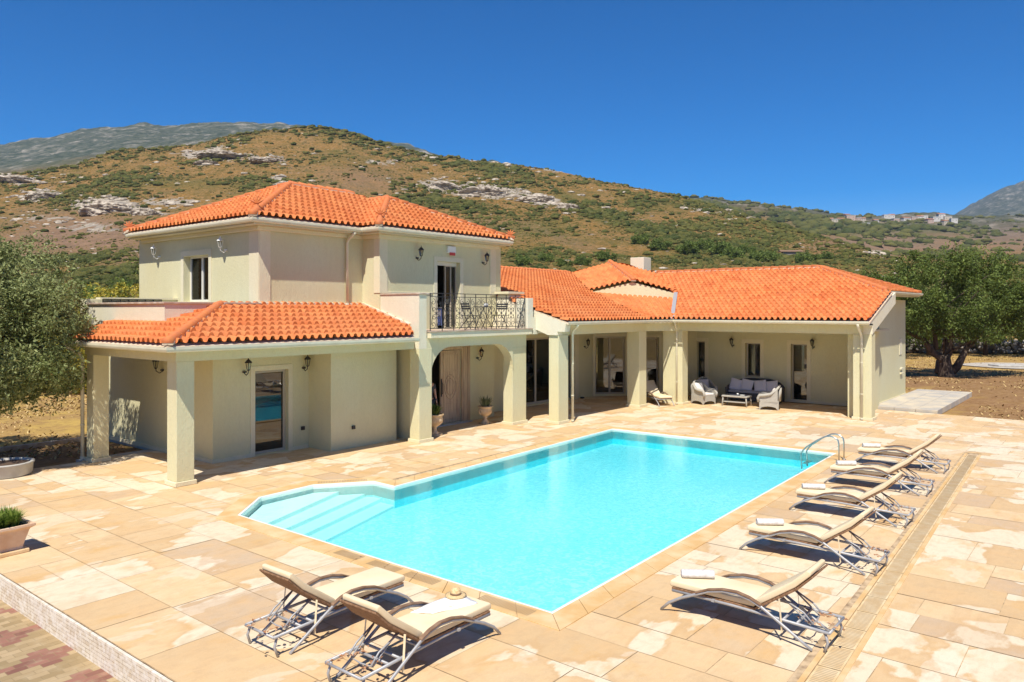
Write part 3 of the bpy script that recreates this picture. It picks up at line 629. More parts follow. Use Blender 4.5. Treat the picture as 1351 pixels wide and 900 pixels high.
# --- roof tiles
TW,TL=.222,.36
def prof(ph,b):
    f=ph-np.floor(ph); # barrel over .58 of the pitch, shallow pan between
    h=np.where(f<.6,np.sqrt(np.clip(1-((f-.3)/.3)**2,0,1))*.08,-np.sqrt(np.clip(1-((f-.8)/.2)**2,0,1))*.014)
    fb=b-np.floor(b); return h+(1-fb)*.066
def roof(name,poly,p0,ed,rise,label=None,thick=.035):
    """planar tiled roof. poly: ccw (u,v) plan polygon, p0: point on the eave (u,v,z), ed: eave direction in plan, rise: dz per metre up the slope (left of ed)"""
    ed=Vector(ed).normalized(); up=Vector((-ed.y,ed.x)); P0=Vector(p0[:2])
    A=[(Vector(p)-P0).dot(ed) for p in poly]; B=[(Vector(p)-P0).dot(up) for p in poly]
    sl=math.sqrt(1+rise*rise); a0,a1=math.floor(min(A)/TW-.5)*TW,max(A)+.1; b1=max(B); b0=math.floor((min(B)+1e-4)*sl/TL)*TL/sl
    na=int((a1-a0)/TW*10); aa=a0+np.arange(na+1)*TW/10; ka=int(round(b0*sl/TL))
    bb=[];k=0
    while True:
        s0=b0+k*TL/sl
        if s0>b1+.01: break
        bb+= [(s0,ka+k+.0001),(s0+TL/sl-.0004,ka+k+.9999)]; k+=1
    bs=np.array([x[0] for x in bb]); bp=np.array([x[1] for x in bb])
    GA,GB=np.meshgrid(aa,bs); _,PB_=np.meshgrid(aa,bp); row=np.floor(PB_)
    jit=np.sin(row*91.7)*.02
    h=prof(GA/TW+jit,PB_)
    cell=(np.floor(GA/TW)*7.1+row*13.7); h=h+((np.sin(cell*12.9898)*43758.5)%1)*.007
    u=P0.x+ed.x*GA+up.x*GB; v=P0.y+ed.y*GA+up.y*GB; z=p0[2]+GB*rise+h
    me=bpy.data.meshes.new(name); b=bmesh.new(); vs=[b.verts.new(p) for p in zip(u.ravel(),v.ravel(),z.ravel())]; uvl=b.loops.layers.uv.new('UVMap'); n=len(aa)
    for r_ in range(len(bs)-1):
        rr=int(PB_[r_,0])
        for c in range(n-1):
            i=r_*n+c
            try: f=b.faces.new((vs[i],vs[i+1],vs[i+n+1],vs[i+n]))
            except ValueError: continue
            f.smooth=(r_%2==0); ph=(aa[c]+aa[c+1])/2/TW
            for l in f.loops: l[uvl].uv=(ph,rr+.5)
    # eave lip: close the open ends of the first course
    m=len(poly)
    for i in range(m):
        p,q=Vector(poly[i]),Vector(poly[(i+1)%m]); e=(q-p); nn=Vector((e.y,-e.x,0)).normalized()
        bmesh.ops.bisect_plane(b,geom=b.verts[:]+b.edges[:]+b.faces[:],plane_co=(p.x,p.y,0),plane_no=nn,clear_outer=True,dist=1e-6)
    b.to_mesh(me); b.free(); me.materials.append(M['tile']); me.materials.append(M['mortar'])
    o=bpy.data.objects.new('roof_tiles',me); col.objects.link(o); o.parent=V
    if label: o['label']=label
    # boarding under the tiles
    g=MB(); zf=lambda p:p0[2]+(Vector(p)-P0).dot(up)*rise-.02; k=len(poly)
    g.add([(x,y,zf((x,y))) for x,y in poly]+[(x,y,zf((x,y))-.06) for x,y in poly],[tuple(range(k)),tuple(range(k,2*k))[::-1]]+[(i,(i+1)%k,k+(i+1)%k,k+i) for i in range(k)])
    g.build('roof_board',M['mortar'],parent=o); return o
def ridge(a,b,r=.105,parent=V,lift=.05):
    a=Vector(a);b=Vector(b);d=(b-a);L=d.length;d.normalize();side=d.cross(Vector((0,0,1))).normalized();up=side.cross(d); n=max(1,round(L/.36)); g=MB()
    for i in range(n):
        p=a+d*(L*i/n); q=a+d*(L*(i+1)/n+.05); r0,r1=r*1.12,r*.92; vs=[]; K=9
        for (c,rr,zz) in ((p,r0,.02),(q,r1,.0)):
            for k in range(K):
                t=math.pi*(k/(K-1))*1.16-math.pi*.08; vs.append(c+side*math.cos(t)*rr+up*(math.sin(t)*rr*.95+lift+zz))
        g.add(vs,[(k,k+1,K+k+1,K+k) for k in range(K-1)]+[tuple(range(K))])
    g2=MB(); g2.beam(a+Vector((0,0,lift-.02)),b+Vector((0,0,lift-.02)),r*2.1,.07)
    o=g.build('ridge_tiles',M['ridge'],parent=parent,smooth=True); g2.build('mortar_bed',M['mortar'],parent=o); return o
def finial(p,s=1.):
    g=MB(); x,y,z=p
    g.lathe([(.07*s,0),(.05*s,.04*s),(.035*s,.07*s),(.05*s,.10*s)],(x,y,z),10)
    for k in range(5):
        a=R(-60+30*k); d=Vector((math.sin(a)*.7071,-math.sin(a)*.7071,math.cos(a))); c=Vector((x,y,z+.09*s)); g.tube([c,c+d*.09*s,c+d*.16*s],[.02*s,.026*s,.008*s],6)
    return g.build('finial',M['ridge'],parent=V)
ez=3.10
s1=.30
HIPT=2.3
roof('r',[(-.58,-.58),(6.45,-.58),(7.02,.22),(7.02,2.3),(2.3,2.3)],(-.58,-.58,ez),(1,0),s1)
roof('r',[(-.58,4.95),(-.58,-.58),(.75,.75),(.75,4.95)],(-.58,-.58,ez),(0,-1),s1); roof('r',[(.75,2.32),(.75,.75),(2.3,2.3),(2.3,2.32)],(-.58,-.58,ez),(0,-1),s1)
ridge((-.56,-.56,ez+.02),(2.25,2.25,ez+.85)); 
g=MB(); g.box(3.4,7.0,2.22,2.30,3.86,4.06); g.beam((7.0,.2,3.40),(7.0,2.3,4.03),.07,.12); g.build('flashing',M['mortar'],parent=V,bevel=.01)
# --- roof terrace parapet on the left
wall('parapet','v',.75,.2,2.2,6.75,3.0,4.0,m='wall_white'); wall('parapet','u',2.2,.2,.95,3.4,3.0,4.0,m='wall_white'); wall('parapet','u',6.75,.2,1.1,3.4,3.0,4.16,m='wall')
g=MB(); g.box(.70,1.0,2.16,6.68,4.0,4.05); g.box(1.0,3.4,2.16,2.44,4.0,4.05); g.build('coping_stone',M['cap'],parent=V,bevel=.008)
slab('parapet_post',.70,1.12,6.56,6.98,3.0,4.16,m='wall',bev=.01); slab('coping_stone',1.12,3.4,6.70,7.0,4.16,4.21,m='trim'); slab('terrace_floor',.95,3.4,2.4,6.75,3.2,3.3,m='concrete'); slab('floor_slab',1.8,13.,2.0,8.9,3.02,3.15,m='soffit')
def railing(pts,z0,z1,bays,scroll=True,name='railing'):
    g=MB(); a=Vector((*pts[0],0));b=Vector((*pts[1],0));d=(b-a);L=d.length;d.normalize(); Z=lambda z:Vector((0,0,z))
    g.beam(a+Z(z1),b+Z(z1),.045,.02); g.beam(a+Z(z1-.10),b+Z(z1-.10),.018,.018); g.beam(a+Z(z0+.08),b+Z(z0+.08),.02,.02); o=g.build(name,M['iron'],parent=V)
    g=MB(); w=L/bays
    for i in range(bays+1): MB().beam(a+d*(w*i)+Z(z0),a+d*(w*i)+Z(z1),.018,.018).build('baluster',M['iron'],parent=o)
    for i in range(bays): MB().beam(a+d*(w*(i+.5))+Z(z0+.08),a+d*(w*(i+.5))+Z(z1-.1),.012,.012).build('baluster',M['iron'],parent=o)
    if scroll:
        g=MB()
        def sp(c,r,t0,turns,sg,vd=1):
            pts=[]; n=14
            for k in range(n+1):
                t=k/n; rr=r*(1-.78*t); an=t0+sg*turns*2*math.pi*t; pts.append(c+d*(rr*math.cos(an))+Z(vd*rr*math.sin(an)))
            return pts
        H=z1-z0
        for i in range(bays):
            c=a+d*(w*(i+.5)); m=z0+H*.47
            for sx in (-1,1):
                for vd in (-1,1):
                    c1=c+d*(sx*w*.24)+Z(m+vd*H*.30); g.tube(sp(c1,w*.2,math.pi*.5 if sx>0 else math.pi*.5,1.1,sx,vd),.008,5)
                    c2=c+d*(sx*w*.20)+Z(m+vd*H*.10); g.tube(sp(c2,w*.15,math.pi if sx>0 else 0,1.,-sx,vd),.008,5)
                    g.tube([c+Z(m+vd*.02),c+d*(sx*w*.28)+Z(m+vd*H*.05),c+d*(sx*w*.36)+Z(m+vd*H*.18),c+d*(sx*w*.42)+Z(m+vd*H*.30)],.008,5)
            g.lathe([(.0,-.07),(.03,0),(.0,.07)],tuple(c+Z(m)),6); g.lathe([(.0,-.03),(.022,0),(.0,.03)],tuple(a+d*(w*i)+Z(m)),6)
        g.build('scrollwork',M['iron'],parent=o)
    return o
railing([(1.2,6.72),(2.9,6.72)],4.02,4.16,7,False)
# --- upper storey
WO=(4.88,6.34,4.10,5.48)
wall('upper_wall','v',3.40,.3,2.3,8.95,3.0,6.2,[WO]); wall('upper_wall','u',2.3,.3,3.7,7.3,3.0,6.2)
DO=(9.45,10.55,3.22,5.45)
wall('upper_wall','u',1.5,.3,7.0,12.4,3.0,6.2,[DO]); wall('upper_wall','v',7.0,.28,1.8,2.3,3.0,6.2); wall('upper_wall','v',12.4,.3,1.5,8.95,3.0,6.2); wall('upper_wall','u',8.95,.3,3.4,12.7,0,6.2)
surround('v',3.40,WO,.16,True); surround('u',1.5,DO,.15)
window('v',3.40,WO,.2,2,'wframe',True,G='clear')
# balcony door: fixed leaf on the right, shutter box, open dark left side
g=MB(); g.box(9.45,10.55,1.66,1.74,5.33,5.45); g.build('shutter_box',M['wframe'],parent=V)
window('u',1.5,(10.02,10.55,3.24,5.33),.18,2,'frame',False,'sliding_door',.03)
def room(u0,u1,v0,v1,z0,z1,back=True):
    g=MB(); g.box(u0,u1,v0,v1,z0,z1); b=g.build('room_shell',M['room'],parent=V); me=b.data
    for p in list(me.polygons): pass
    return b
def openroom(u0,u1,v0,v1,z0,z1,side):
    g=MB(); v=[(x,y,z) for z in (z0,z1) for y in (v0,v1) for x in (u0,u1)]
    fs={'b':(0,2,3,1),'t':(4,5,7,6),'v0':(0,1,5,4),'v1':(2,6,7,3),'u0':(0,4,6,2),'u1':(1,3,7,5)}; fs.pop(side); g.add(v,list(fs.values())); return g.build('room_shell',M['room'],parent=V,recalc=False)
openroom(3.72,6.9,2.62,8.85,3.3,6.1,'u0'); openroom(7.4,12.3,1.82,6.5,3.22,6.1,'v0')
# corner strips, a shade proud of the walls
g=MB(); g.box(3.375,3.40,2.28,2.75,3.9,6.2); g.build('corner_trim',M['trim'],parent=V,bevel=.008); g=MB(); g.box(3.402,3.75,2.275,2.30,3.9,6.2); g.build('corner_trim',M['trim'],parent=V,bevel=.008); g=MB()
g.box(6.975,7.30,1.478,1.50,4.36,6.2); g.box(12.1,12.42,1.478,1.50,4.36,6.2); g.box(7.30,12.1,1.478,1.50,6.0,6.2); g.box(7.3,9.25,1.478,1.50,4.36,4.42); g.box(6.978,7.0,1.5,1.75,4.36,6.2); g.build('corner_trim',M['trim'],parent=V,bevel=.008)
UZ=6.30; us=.445
g=MB(); 
for b in ((3.02,7.0,1.93,2.28),(3.02,3.37,2.28,9.15),(6.66,12.8,1.13,1.47),(6.66,6.97,1.47,1.93),(12.43,12.8,1.47,9.15)): g.box(*b,6.14,6.19)
g.build('soffit',M['soffit'],parent=V)
g=MB(); 
for b in ((3.30,7.0,2.20,2.27),(3.30,3.37,2.27,8.95),(6.90,12.5,1.40,1.47),(6.90,6.97,1.47,2.2),(12.43,12.5,1.47,8.95)): g.box(*b,6.02,6.14)
g.build('cornice',M['trim'],parent=V,bevel=.015)
GM={('x',2):-1}
gutter([(3.0,9.15,UZ),(3.0,1.92,UZ),(6.64,1.92,UZ)]); gutter([(6.64,1.92,UZ),(6.64,1.12,UZ),(12.84,1.12,UZ)]); gutter([(12.84,1.12,UZ),(12.84,9.15,UZ)])
e=.06; z0=UZ+.03
U0,U1,V0,V1=2.93,12.9,1.86,9.20
hv=(V1-V0)/2; vm=V0+hv; zr=z0+hv*us
roof('r',[(U0,V0),(U1,V0),(U1-hv,vm),(U0+hv,vm)],(U0,V0,z0),(1,0),us)
roof('r',[(U0,V1),(U0,V0),(U0+hv,vm)],(U0,V0,z0),(0,-1),us); roof('r',[(U1,V1),(U0,V1),(U0+hv,vm),(U1-hv,vm)],(U1,V1,z0),(-1,0),us); roof('r',[(U1,V0),(U1,V1),(U1-hv,vm)],(U1,V0,z0),(0,1),us)
ridge((U0,V0,z0),(U0+hv,vm,zr)); ridge((U0+hv,vm,zr),(U1-hv,vm,zr)); ridge((U0,V1,z0),(U0+hv,vm,zr)); ridge((U1,V1,z0),(U1-hv,vm,zr))
# front hip over the balcony block
W0=1.06; X0=6.58; hw=(U1-X0)/2; xm=X0+hw; zb=z0+hw*us; 
roof('r',[(X0,W0),(U1,W0),(xm,W0+hw)],(X0,W0,z0),(1,0),us); roof('r',[(X0,W0+hw+1.2),(X0,W0),(xm,W0+hw),(xm,W0+hw+1.2)],(X0,W0,z0),(0,-1),us); roof('r',[(U1,W0),(U1,W0+hw+1.2),(xm,W0+hw+1.2),(xm,W0+hw)],(U1,W0,z0),(0,1),us)
ridge((X0,W0,z0),(xm,W0+hw,zb)); ridge((U1,W0,z0),(xm,W0+hw,zb)); ridge((xm,W0+hw,zb),(xm,W0+hw+1.2,zb))
for p in ((U0+.35,V0+.35,z0+.28),(X0+.4,W0+.4,z0+.30),(U1-.05,W0+.1,z0+.10),(U0+.1,V1-.05,z0+.1)): finial(p,1.25)
pipe([(6.35,1.85,6.16),(6.35,1.95,6.10),(6.35,2.18,5.95),(6.35,2.22,5.85),(6.35,2.22,4.0)])
# --- balcony block: side wall, columns, arch
wall('balcony_side_wall','v',7.03,.30,-.17,1.5,2.72,4.30,m='wall_white'); 
g=MB(); g.box(7.0,7.40,-.21,1.5,4.30,4.345); g.build('coping_stone',M['cap'],parent=V,bevel=.01)
column(7.03,7.55,-.17,.22,2.72); column(11.40,12.15,-.10,.30,2.6)
def arch():
    # front wall with a flat arch that has rounded shoulders
    u0,u1,zt,ru,rz=7.55,11.40,2.74,.85,.85; n=10; g=MB()
    pts=[]
    for k in range(n+1):
        a=math.pi-(math.pi/2)*k/n; pts.append((u0+ru+ru*math.cos(a),zt-rz+rz*math.sin(a)))
    for k in range(n+1):
        a=math.pi/2-(math.pi/2)*k/n; pts.append((u1-ru+ru*math.cos(a),zt-rz+rz*math.sin(a)))
    top=3.02
    for v in (-.13,.21):
        for i in range(len(pts)-1):
            (a,b),(c,d)=pts[i],pts[i+1]; g.add([(a,v,b),(c,v,d),(c,v,top),(a,v,top)],[(0,1,2,3)])
    for i in range(len(pts)-1):
        (a,b),(c,d)=pts[i],pts[i+1]; g.add([(a,-.13,b),(c,-.13,d),(c,.21,d),(a,.21,b)],[(0,1,2,3)])
    g.build('arch',M['wall'],parent=V)
arch(); slab('beam',7.335,7.55,-.165,.21,2.72,3.02,m='wall')
slab('beam',11.40,12.15,-.10,.30,2.6,3.02,m='wall')
slab('balcony_slab',7.38,12.22,-.30,1.5,3.02,3.20,m='trim',bev=.01); slab('balcony_tiles',7.36,12.24,-.33,1.5,3.20,3.225,m='cap')
railing([(7.45,-.2),(11.95,-.2)],3.225,4.34,9)
slab('balcony_side_wall',11.98,12.28,-.30,.2,3.22,4.25,m='wall_white',bev=.01)
slab('balcony_side_wall',12.28,12.55,-.30,1.5,3.02,3.6,m='wall_white'); slab('coping_stone',12.3,13.2,.8,1.45,4.42,4.5,m='trim'); slab('balcony_side_wall',12.42,13.1,.9,1.4,3.3,4.42,m='wall_white')
# entrance wall
EO=(8.62,10.83,.04,2.50)
wall('entrance_wall','u',1.72,.3,7.0,12.6,0,3.0,[EO]); wall('entrance_side_wall','v',7.30,.2,.2,1.72,0,3.02); 
g=MB(); g.box(8.50,8.62,1.66,1.72,0,2.62); g.box(10.83,11.25,1.66,1.72,0,2.62); g.box(8.62,10.83,1.66,1.72,2.50,2.62); g.box(10.88,10.94,1.64,1.66,0,2.58); g.box(11.1,11.16,1.64,1.66,0,2.58); fr=g.build('door_frame',M['door'],parent=V,bevel=.008)
def leaf():
    u0,u1,v,z0,z1=9.86,10.82,1.74,.05,2.48; g=MB(); g.box(u0,u1,v,v+.05,z0,z1); d=g.build('front_door',M['door'],parent=V)
    g=MB(); cx_,cz=(u0+u1)/2,1.25
    def ring(ru,rz,r):
        g.tube([(cx_+ru*math.cos(t*2*math.pi/28),v-.004,cz+rz*math.sin(t*2*math.pi/28)) for t in range(29)],r,6)
    ring(.28,.40,.022); ring(.18,.28,.018)
    for a,b,c,e_ in ((.12,.12,.12,.60),): pass
    def rect(a0,a1,c0,c1,w=.03):
        g.box(a0,a1,v-.015,v,c0,c0+w); g.box(a0,a1,v-.015,v,c1-w,c1); g.box(a0,a0+w,v-.015,v,c0+w,c1-w); g.box(a1-w,a1,v-.015,v,c0+w,c1-w)
    rect(u0+.13,u1-.13,.15,.72); rect(u0+.13,u1-.13,1.78,2.38); g.box(u0+.13,u0+.155,v-.012,v,.72,1.78); g.box(u1-.155,u1-.13,v-.012,v,.72,1.78)
    g.build('door_moulding',M['door'],parent=d)
    g=MB(); g.box(u0+.02,u0+.06,v-.02,v,.95,1.55); g.tube([(u0+.04,v-.02,1.02),(u0+.04,v-.07,1.08),(u0+.04,v-.07,1.38),(u0+.04,v-.02,1.44)],.012,6); g.build('door_handle',M['iron'],parent=d)
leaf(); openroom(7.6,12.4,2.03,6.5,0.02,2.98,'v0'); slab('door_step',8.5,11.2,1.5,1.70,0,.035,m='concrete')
g=MB(); g.box(8.66,8.71,2.04,2.95,.05,2.46); g.build('front_door',M['door'],parent=V)
# --- middle section: wall parallel to the pool, chamfered bay, right wing
MO=(15.05,17.45,.05,2.72)
wall('middle_wall','u',2.5,.3,12.7,20.3,0,3.3,[MO,(18.35,18.72,.05,2.75)]); window('u',2.5,MO,.12,2,'frame',False,'sliding_door',.08); window('u',2.5,(18.35,18.72,.05,2.75),.1,1,'frame',False,'window',.04)
slab('pilaster',17.9,18.28,2.44,2.498,0,3.2,m='trim'); slab('pilaster',18.85,19.15,2.46,2.498,0,3.2,m='trim')
# chamfer wall built along local u then rotated -45 deg about its start
T=Matrix.Translation((20.3,2.5,0))@Matrix.Rotation(R(-45),4,'Z')
ops=[(.12,1.5,.08,2.66),(2.45,3.05,.08,2.62)]; LC=4.81
w_=wall('chamfer_wall','u',0,.3,0,LC,0,3.3,ops); w_.data.transform(T)
for o_ in ops: window('u',0,o_,.12,2 if o_[0]<1 else 1,'frame',False,'window',.07,T=T)
g=MB(); 
for o_ in ops:
    a0,a1,zz0,zz1=o_; g.box(a0-.11,a0,-.03,-.002,0,zz1+.12); g.box(a1,a1+.11,-.03,-.002,0,zz1+.12); g.box(a0,a1,-.03,-.002,zz1,zz1+.12)
g.xf(T).build('surround',M['trim'],parent=V)
RO=[(-1.30,-.45,.03,2.43),(-3.83,-3.17,.95,2.42),(-5.79,-5.13,.06,2.43)]
wall('porch_wall','v',23.7,.3,-8.35,-.9,0,3.3,RO)
for i,o_ in enumerate(RO):
    surround('v',23.7,o_,.16,i==1)
    window('v',23.7,o_,.18,1,'frame',i!=2,'window' if i==1 else 'glass_door',.05)
slab('skirting',23.67,23.698,-8.3,-.9,0,.12)
for b in ((12.7,23.6,2.9,7.5),): openroom(*b,.0,3.0,'x') if False else None
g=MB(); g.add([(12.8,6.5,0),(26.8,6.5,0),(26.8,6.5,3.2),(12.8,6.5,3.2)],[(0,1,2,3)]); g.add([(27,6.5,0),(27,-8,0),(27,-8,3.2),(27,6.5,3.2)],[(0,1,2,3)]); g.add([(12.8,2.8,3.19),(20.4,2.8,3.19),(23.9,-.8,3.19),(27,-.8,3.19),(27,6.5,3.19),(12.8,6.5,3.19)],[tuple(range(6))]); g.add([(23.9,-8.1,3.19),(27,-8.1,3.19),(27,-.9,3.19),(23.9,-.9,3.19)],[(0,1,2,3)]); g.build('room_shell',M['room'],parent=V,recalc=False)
# curtains behind the big panes
column(12.50,13.08,-1.20,-.80,3.0); column(18.12,18.70,-1.10,-.55,3.0); column(20.0,20.5,-2.02,-1.15,3.0); column(20.0,20.5,-9.17,-8.56,3.0)
# beams: from column to column
g=MB(); g.prism([(12.50,-1.18),(18.7,-1.10),(18.7,-.72),(12.5,-.80)],3.0,3.36,axis='z'); g.build('beam',M['wall'],parent=V)
g=MB(); g.prism([(18.7,-1.10),(20.0,-1.9),(20.48,-1.9),(20.48,-1.5),(18.7,-.72)],3.0,3.36,axis='z'); g.build('beam',M['wall'],parent=V)
slab('beam',20.02,20.45,-9.15,-1.9,3.0,3.36,m='wall')
g=MB(); g.prism([(12.5,-.8),(18.7,-.72),(20.45,-1.5),(20.45,-8.9),(23.75,-8.9),(23.75,-.9),(20.3,2.55),(12.5,2.55)],3.05,3.12,axis='z'); g.build('porch_ceiling',M['soffit'],parent=V)
slab('end_wall',20.5,23.7,-8.55,-8.25,0,3.7,m='wall')
g=MB(); g.prism([(23.7,0),(29.2,0),(29.2,4.28),(22.95,4.28),(22.95,4.05),(23.7,4.05)],-8.35,-8.05); g.build('end_wall',M['wall'],parent=V)
wall('rear_wall','v',28.9,.29,-8.05,6,0,4.2)
slab('skirting',23.7,29.2,-8.38,-8.352,0,.14)
for b in ((28.0,28.45,-8.372,-8.352,1.9,2.6),(28.1,28.5,-8.42,-8.352,1.05,1.12),(28.1,28.5,-8.42,-8.352,1.25,1.32)): MB().box(*b).build('vent_grille',M['trim'],parent=V)
# sloping gable board at the end of the porch roof
g=MB(); g.prism([(20.0,3.0),(23.4,4.10),(23.4,4.52),(19.62,3.42),(19.62,3.30),(20.0,3.30)],-9.20,-8.90); g.build('gable_board',M['wall_white'],parent=V)
g=MB(); g.prism([(-1.55,3.40),(1.5,4.30),(1.5,3.80),(-.80,3.0),(-1.2,3.0),(-1.2,3.12),(-1.5,3.12)],12.44,12.72,axis='x'); g.build('gable_board',M['wall_white'],parent=V)
# roofs
mz=3.46; ms=.292; rs=.328
RV=6.1; zR=mz-.02+(RV+1.62)*ms
roof('r',[(12.45,-1.64),(17.85,-1.64),(19.85,2.2),(19.85,RV),(12.45,RV)],(12.45,-1.64,mz-.02),(1,0),ms); roof('r',[(19.85,2.2),(23.7,5.95),(23.7,RV),(19.85,RV)],(12.45,-1.64,mz-.02),(1,0),ms)
EU=19.52; ER=26.4
roof('r',[(EU,-8.95),(EU,-9.22),(22.9,-9.22),(22.9,-8.95)],(EU,-1.8,mz-.02),(0,-1),rs); roof('r',[(EU,-1.80),(EU,-8.95),(22.9,-8.95),(ER,-5.5),(ER,-.55),(22.1,-.55)],(EU,-1.8,mz-.02),(0,-1),rs); roof('r',[(22.1,-.55),(ER,-.55),(ER,2.6)],(EU,-1.8,mz-.02),(0,-1),rs)
zRR=mz-.02+(ER-EU)*rs
# hip end and rear slopes
hz=mz-.02+(22.9-EU)*rs
def roof3(A,B,C,D=None):
    """tiled slope over an eave A-B with top point(s)"""
    A=Vector(A);B=Vector(B);C=Vector(C); ed=Vector((B.x-A.x,B.y-A.y)).normalized(); up=Vector((-ed.y,ed.x)); run=(Vector((C.x,C.y))-Vector((A.x,A.y))).dot(up); rise=(C.z-A.z)/run
    poly=[(A.x,A.y),(B.x,B.y)]+([(D[0],D[1])] if D else [])+[(C.x,C.y)]
    return roof('r',poly,(A.x,A.y,A.z),ed,rise)
roof3((22.88,-8.95,hz),(29.4,-8.95,hz),(ER,-5.5,zRR))
roof3((29.4,-8.95,hz),(29.4,9.6,hz),(ER,-5.5,zRR),(ER,6.1)); roof3((29.9,13.8,mz),(12.45,13.8,mz),(ER,RV,zR),(12.45,RV))
ridge((12.45,RV,zR),(23.65,RV,zR)); ridge((ER,2.5,zRR),(ER,-5.5,zRR)); ridge((22.95,-8.95,hz),(ER,-5.5,zRR)); ridge((29.35,-8.9,hz),(ER,-5.5,zRR))
# chamfer roof patch between the valleys: ruled surface
def patch(name,Q,ph_dir,rows,t_along=True,na=90,flip=False):
    """Q: eave-left, eave-right, top-right, top-left (3d)"""
    q=[np.array(p,float) for p in Q]; s=np.linspace(0,1,na+1); tt=[]
    for k in range(rows): tt+=[(k/rows,k+.0001),((k+1)/rows-.0005,k+.9999)]
    tv=np.array([a for a,_ in tt]); tp=np.array([b for _,b in tt]); S,Tt=np.meshgrid(s,tv); _,Tp=np.meshgrid(s,tp)
    P=(q[0]*((1-S)*(1-Tt))[...,None]+q[1]*(S*(1-Tt))[...,None]+q[2]*(S*Tt)[...,None]+q[3]*((1-S)*Tt)[...,None])
    pd=np.array(ph_dir)/np.linalg.norm(ph_dir); ph=(P[...,0]*pd[0]+P[...,1]*pd[1])/TW; P[...,2]+=prof(ph,Tp)
    n=na+1; i=(np.arange(len(tv)-1)[:,None]*n+np.arange(na)[None,:]).ravel(); fq=np.stack([i,i+1,i+n+1,i+n],-1)
    o=npmesh('roof_tiles',P.reshape(-1,3),fq,M['tile'],parent=V); me=o.data; uv=me.uv_layers.new(name='UVMap'); li=np.zeros(len(me.loops),int); me.loops.foreach_get('vertex_index',li)
    U=np.stack([ph.ravel()[li],np.floor(Tp.ravel()[li])+.5],-1); uv.data.foreach_set('uv',U.ravel()); return o
patch('r',[(17.85,-1.64,mz-.02),(19.52,-1.84,mz-.02),(22.15,-.55,4.33),(19.9,2.25,4.58)],(.63,-.77),12,na=150)
# raised gable on the diagonal
GL=(19.75,2.3,4.66);GR=(22.2,-.65,4.60);GA=(20.93,.77,5.115);PK=(24.4,4.1,6.22);VL=(23.7,5.95,zR);VR=(26.35,2.6,zRR)
patch('r',[GL,GA,PK,VL],(-.77,-.63) and (.45,-.89),15,na=110); patch('r',[GA,GR,VR,PK],(.89,-.45),15,na=110)
ridge(GA,PK); ridge(PK,(26.2,6.0,zR-.1))
patch('r',[PK,VR,(ER,6.1,zR-.05),VL],(.7,.7),4)
g=MB(); off=Vector((.28,.22,0)); tri=[Vector((19.85,2.20,4.3)),Vector((22.15,-.57,4.3)),Vector((22.15,-.57,4.60)),Vector((20.98,.84,5.07)),Vector((19.85,2.20,4.65))]; n5=5
g.add([tuple(p+off*.12) for p in tri]+[tuple(p+off*1.2) for p in tri],[(0,1,2,3,4),(5,6,7,8,9)]+[(i,(i+1)%5,5+(i+1)%5,5+i) for i in range(5)]); g.build('gable_wall',M['wall'],parent=V)
g=MB(); g.beam((19.53,-1.80,mz+.03),(22.2,-.62,4.62),.16,.03); g.build('valley_flashing',mat('grey_lead',(.42,.40,.40),.6,.3),parent=V)
# chimney
g=MB(); g.box(26.9,27.7,3.6,4.4,5.0,6.62); g.build('chimney',M['wall_white'],parent=V,bevel=.02)
# mid and right eaves
GM={}
gutter([(12.40,-1.60,mz),(17.85,-1.60,mz),(19.50,-1.82,mz),(19.50,-9.22,mz)])
g=MB(); g.prism([(12.5,-1.55),(17.9,-1.55),(19.6,-1.78),(19.6,-9.2),(20.05,-9.2),(20.05,-1.9),(18.7,-1.1),(12.5,-1.15)],3.32,3.37,axis='z'); g.build('soffit',M['soffit'],parent=V)
gutter([(22.95,-8.92,hz+.03),(29.36,-8.92,hz+.03),(29.36,9,hz+.03)])
g=MB(); g.box(22.9,29.3,-8.9,-8.36,hz-.13,hz-.08); g.build('soffit',M['soffit'],parent=V)
pipe([(13.0,-1.66,3.36),(13.02,-1.60,3.28),(13.2,-1.32,3.14),(13.25,-1.26,3.0),(13.25,-1.26,.03)])
pipe([(19.55,-1.92,3.36),(19.75,-1.84,3.2),(19.94,-1.80,3.05),(19.945,-1.80,2.9),(19.945,-1.80,.03)],.04)
pipe([(19.42,-8.86,3.36),(19.5,-8.86,3.25),(19.88,-8.86,3.0),(19.945,-8.86,2.85),(19.945,-8.86,.03)])
# --- lanterns
def lantern(p,d,white=False,parent=V):
    """p wall point (u,v,z of lamp), d outward direction in plan"""
    d=Vector((*d,0)).normalized(); p=Vector(p); m=M['white'] if white else M['iron']; g=MB()
    g.lathe([(.055,-.02),(.055,.02)],tuple(p-Vector((0,0,.12))+d*.02),10)
    g.tube([p+Vector((0,0,-.14)),p+d*.10+Vector((0,0,-.20)),p+d*.19+Vector((0,0,-.14)),p+d*.2+Vector((0,0,-.06))],.012,6)
    c=p+d*.2; g.lathe([(.02,-.08),(.045,-.06),(.05,-.05)],tuple(c),6)
    for k in range(6):
        a=k*math.pi/3; g.tube([c+Vector((.045*math.cos(a),.045*math.sin(a),-.05)),c+Vector((.075*math.cos(a),.075*math.sin(a),.13))],.006,4)
    g.lathe([(.095,.125),(.085,.15),(.04,.20),(.012,.22),(.012,.26),(.0,.27)],tuple(c),12); o=g.build('wall_lantern',m,parent=parent)
    g=MB(); g.lathe([(.042,-.05),(.07,.125)],tuple(c),6); g.build('lantern_glass',M['lampglass'],parent=o); return o
for u in (2.62,4.44): lantern((u,1.75,2.36),(0,-1))
lantern((1.75,4.3,2.34),(-1,0)); lantern((3.40,7.85,5.66),(-1,0),True); lantern((3.40,3.92,5.68),(-1,0),True)
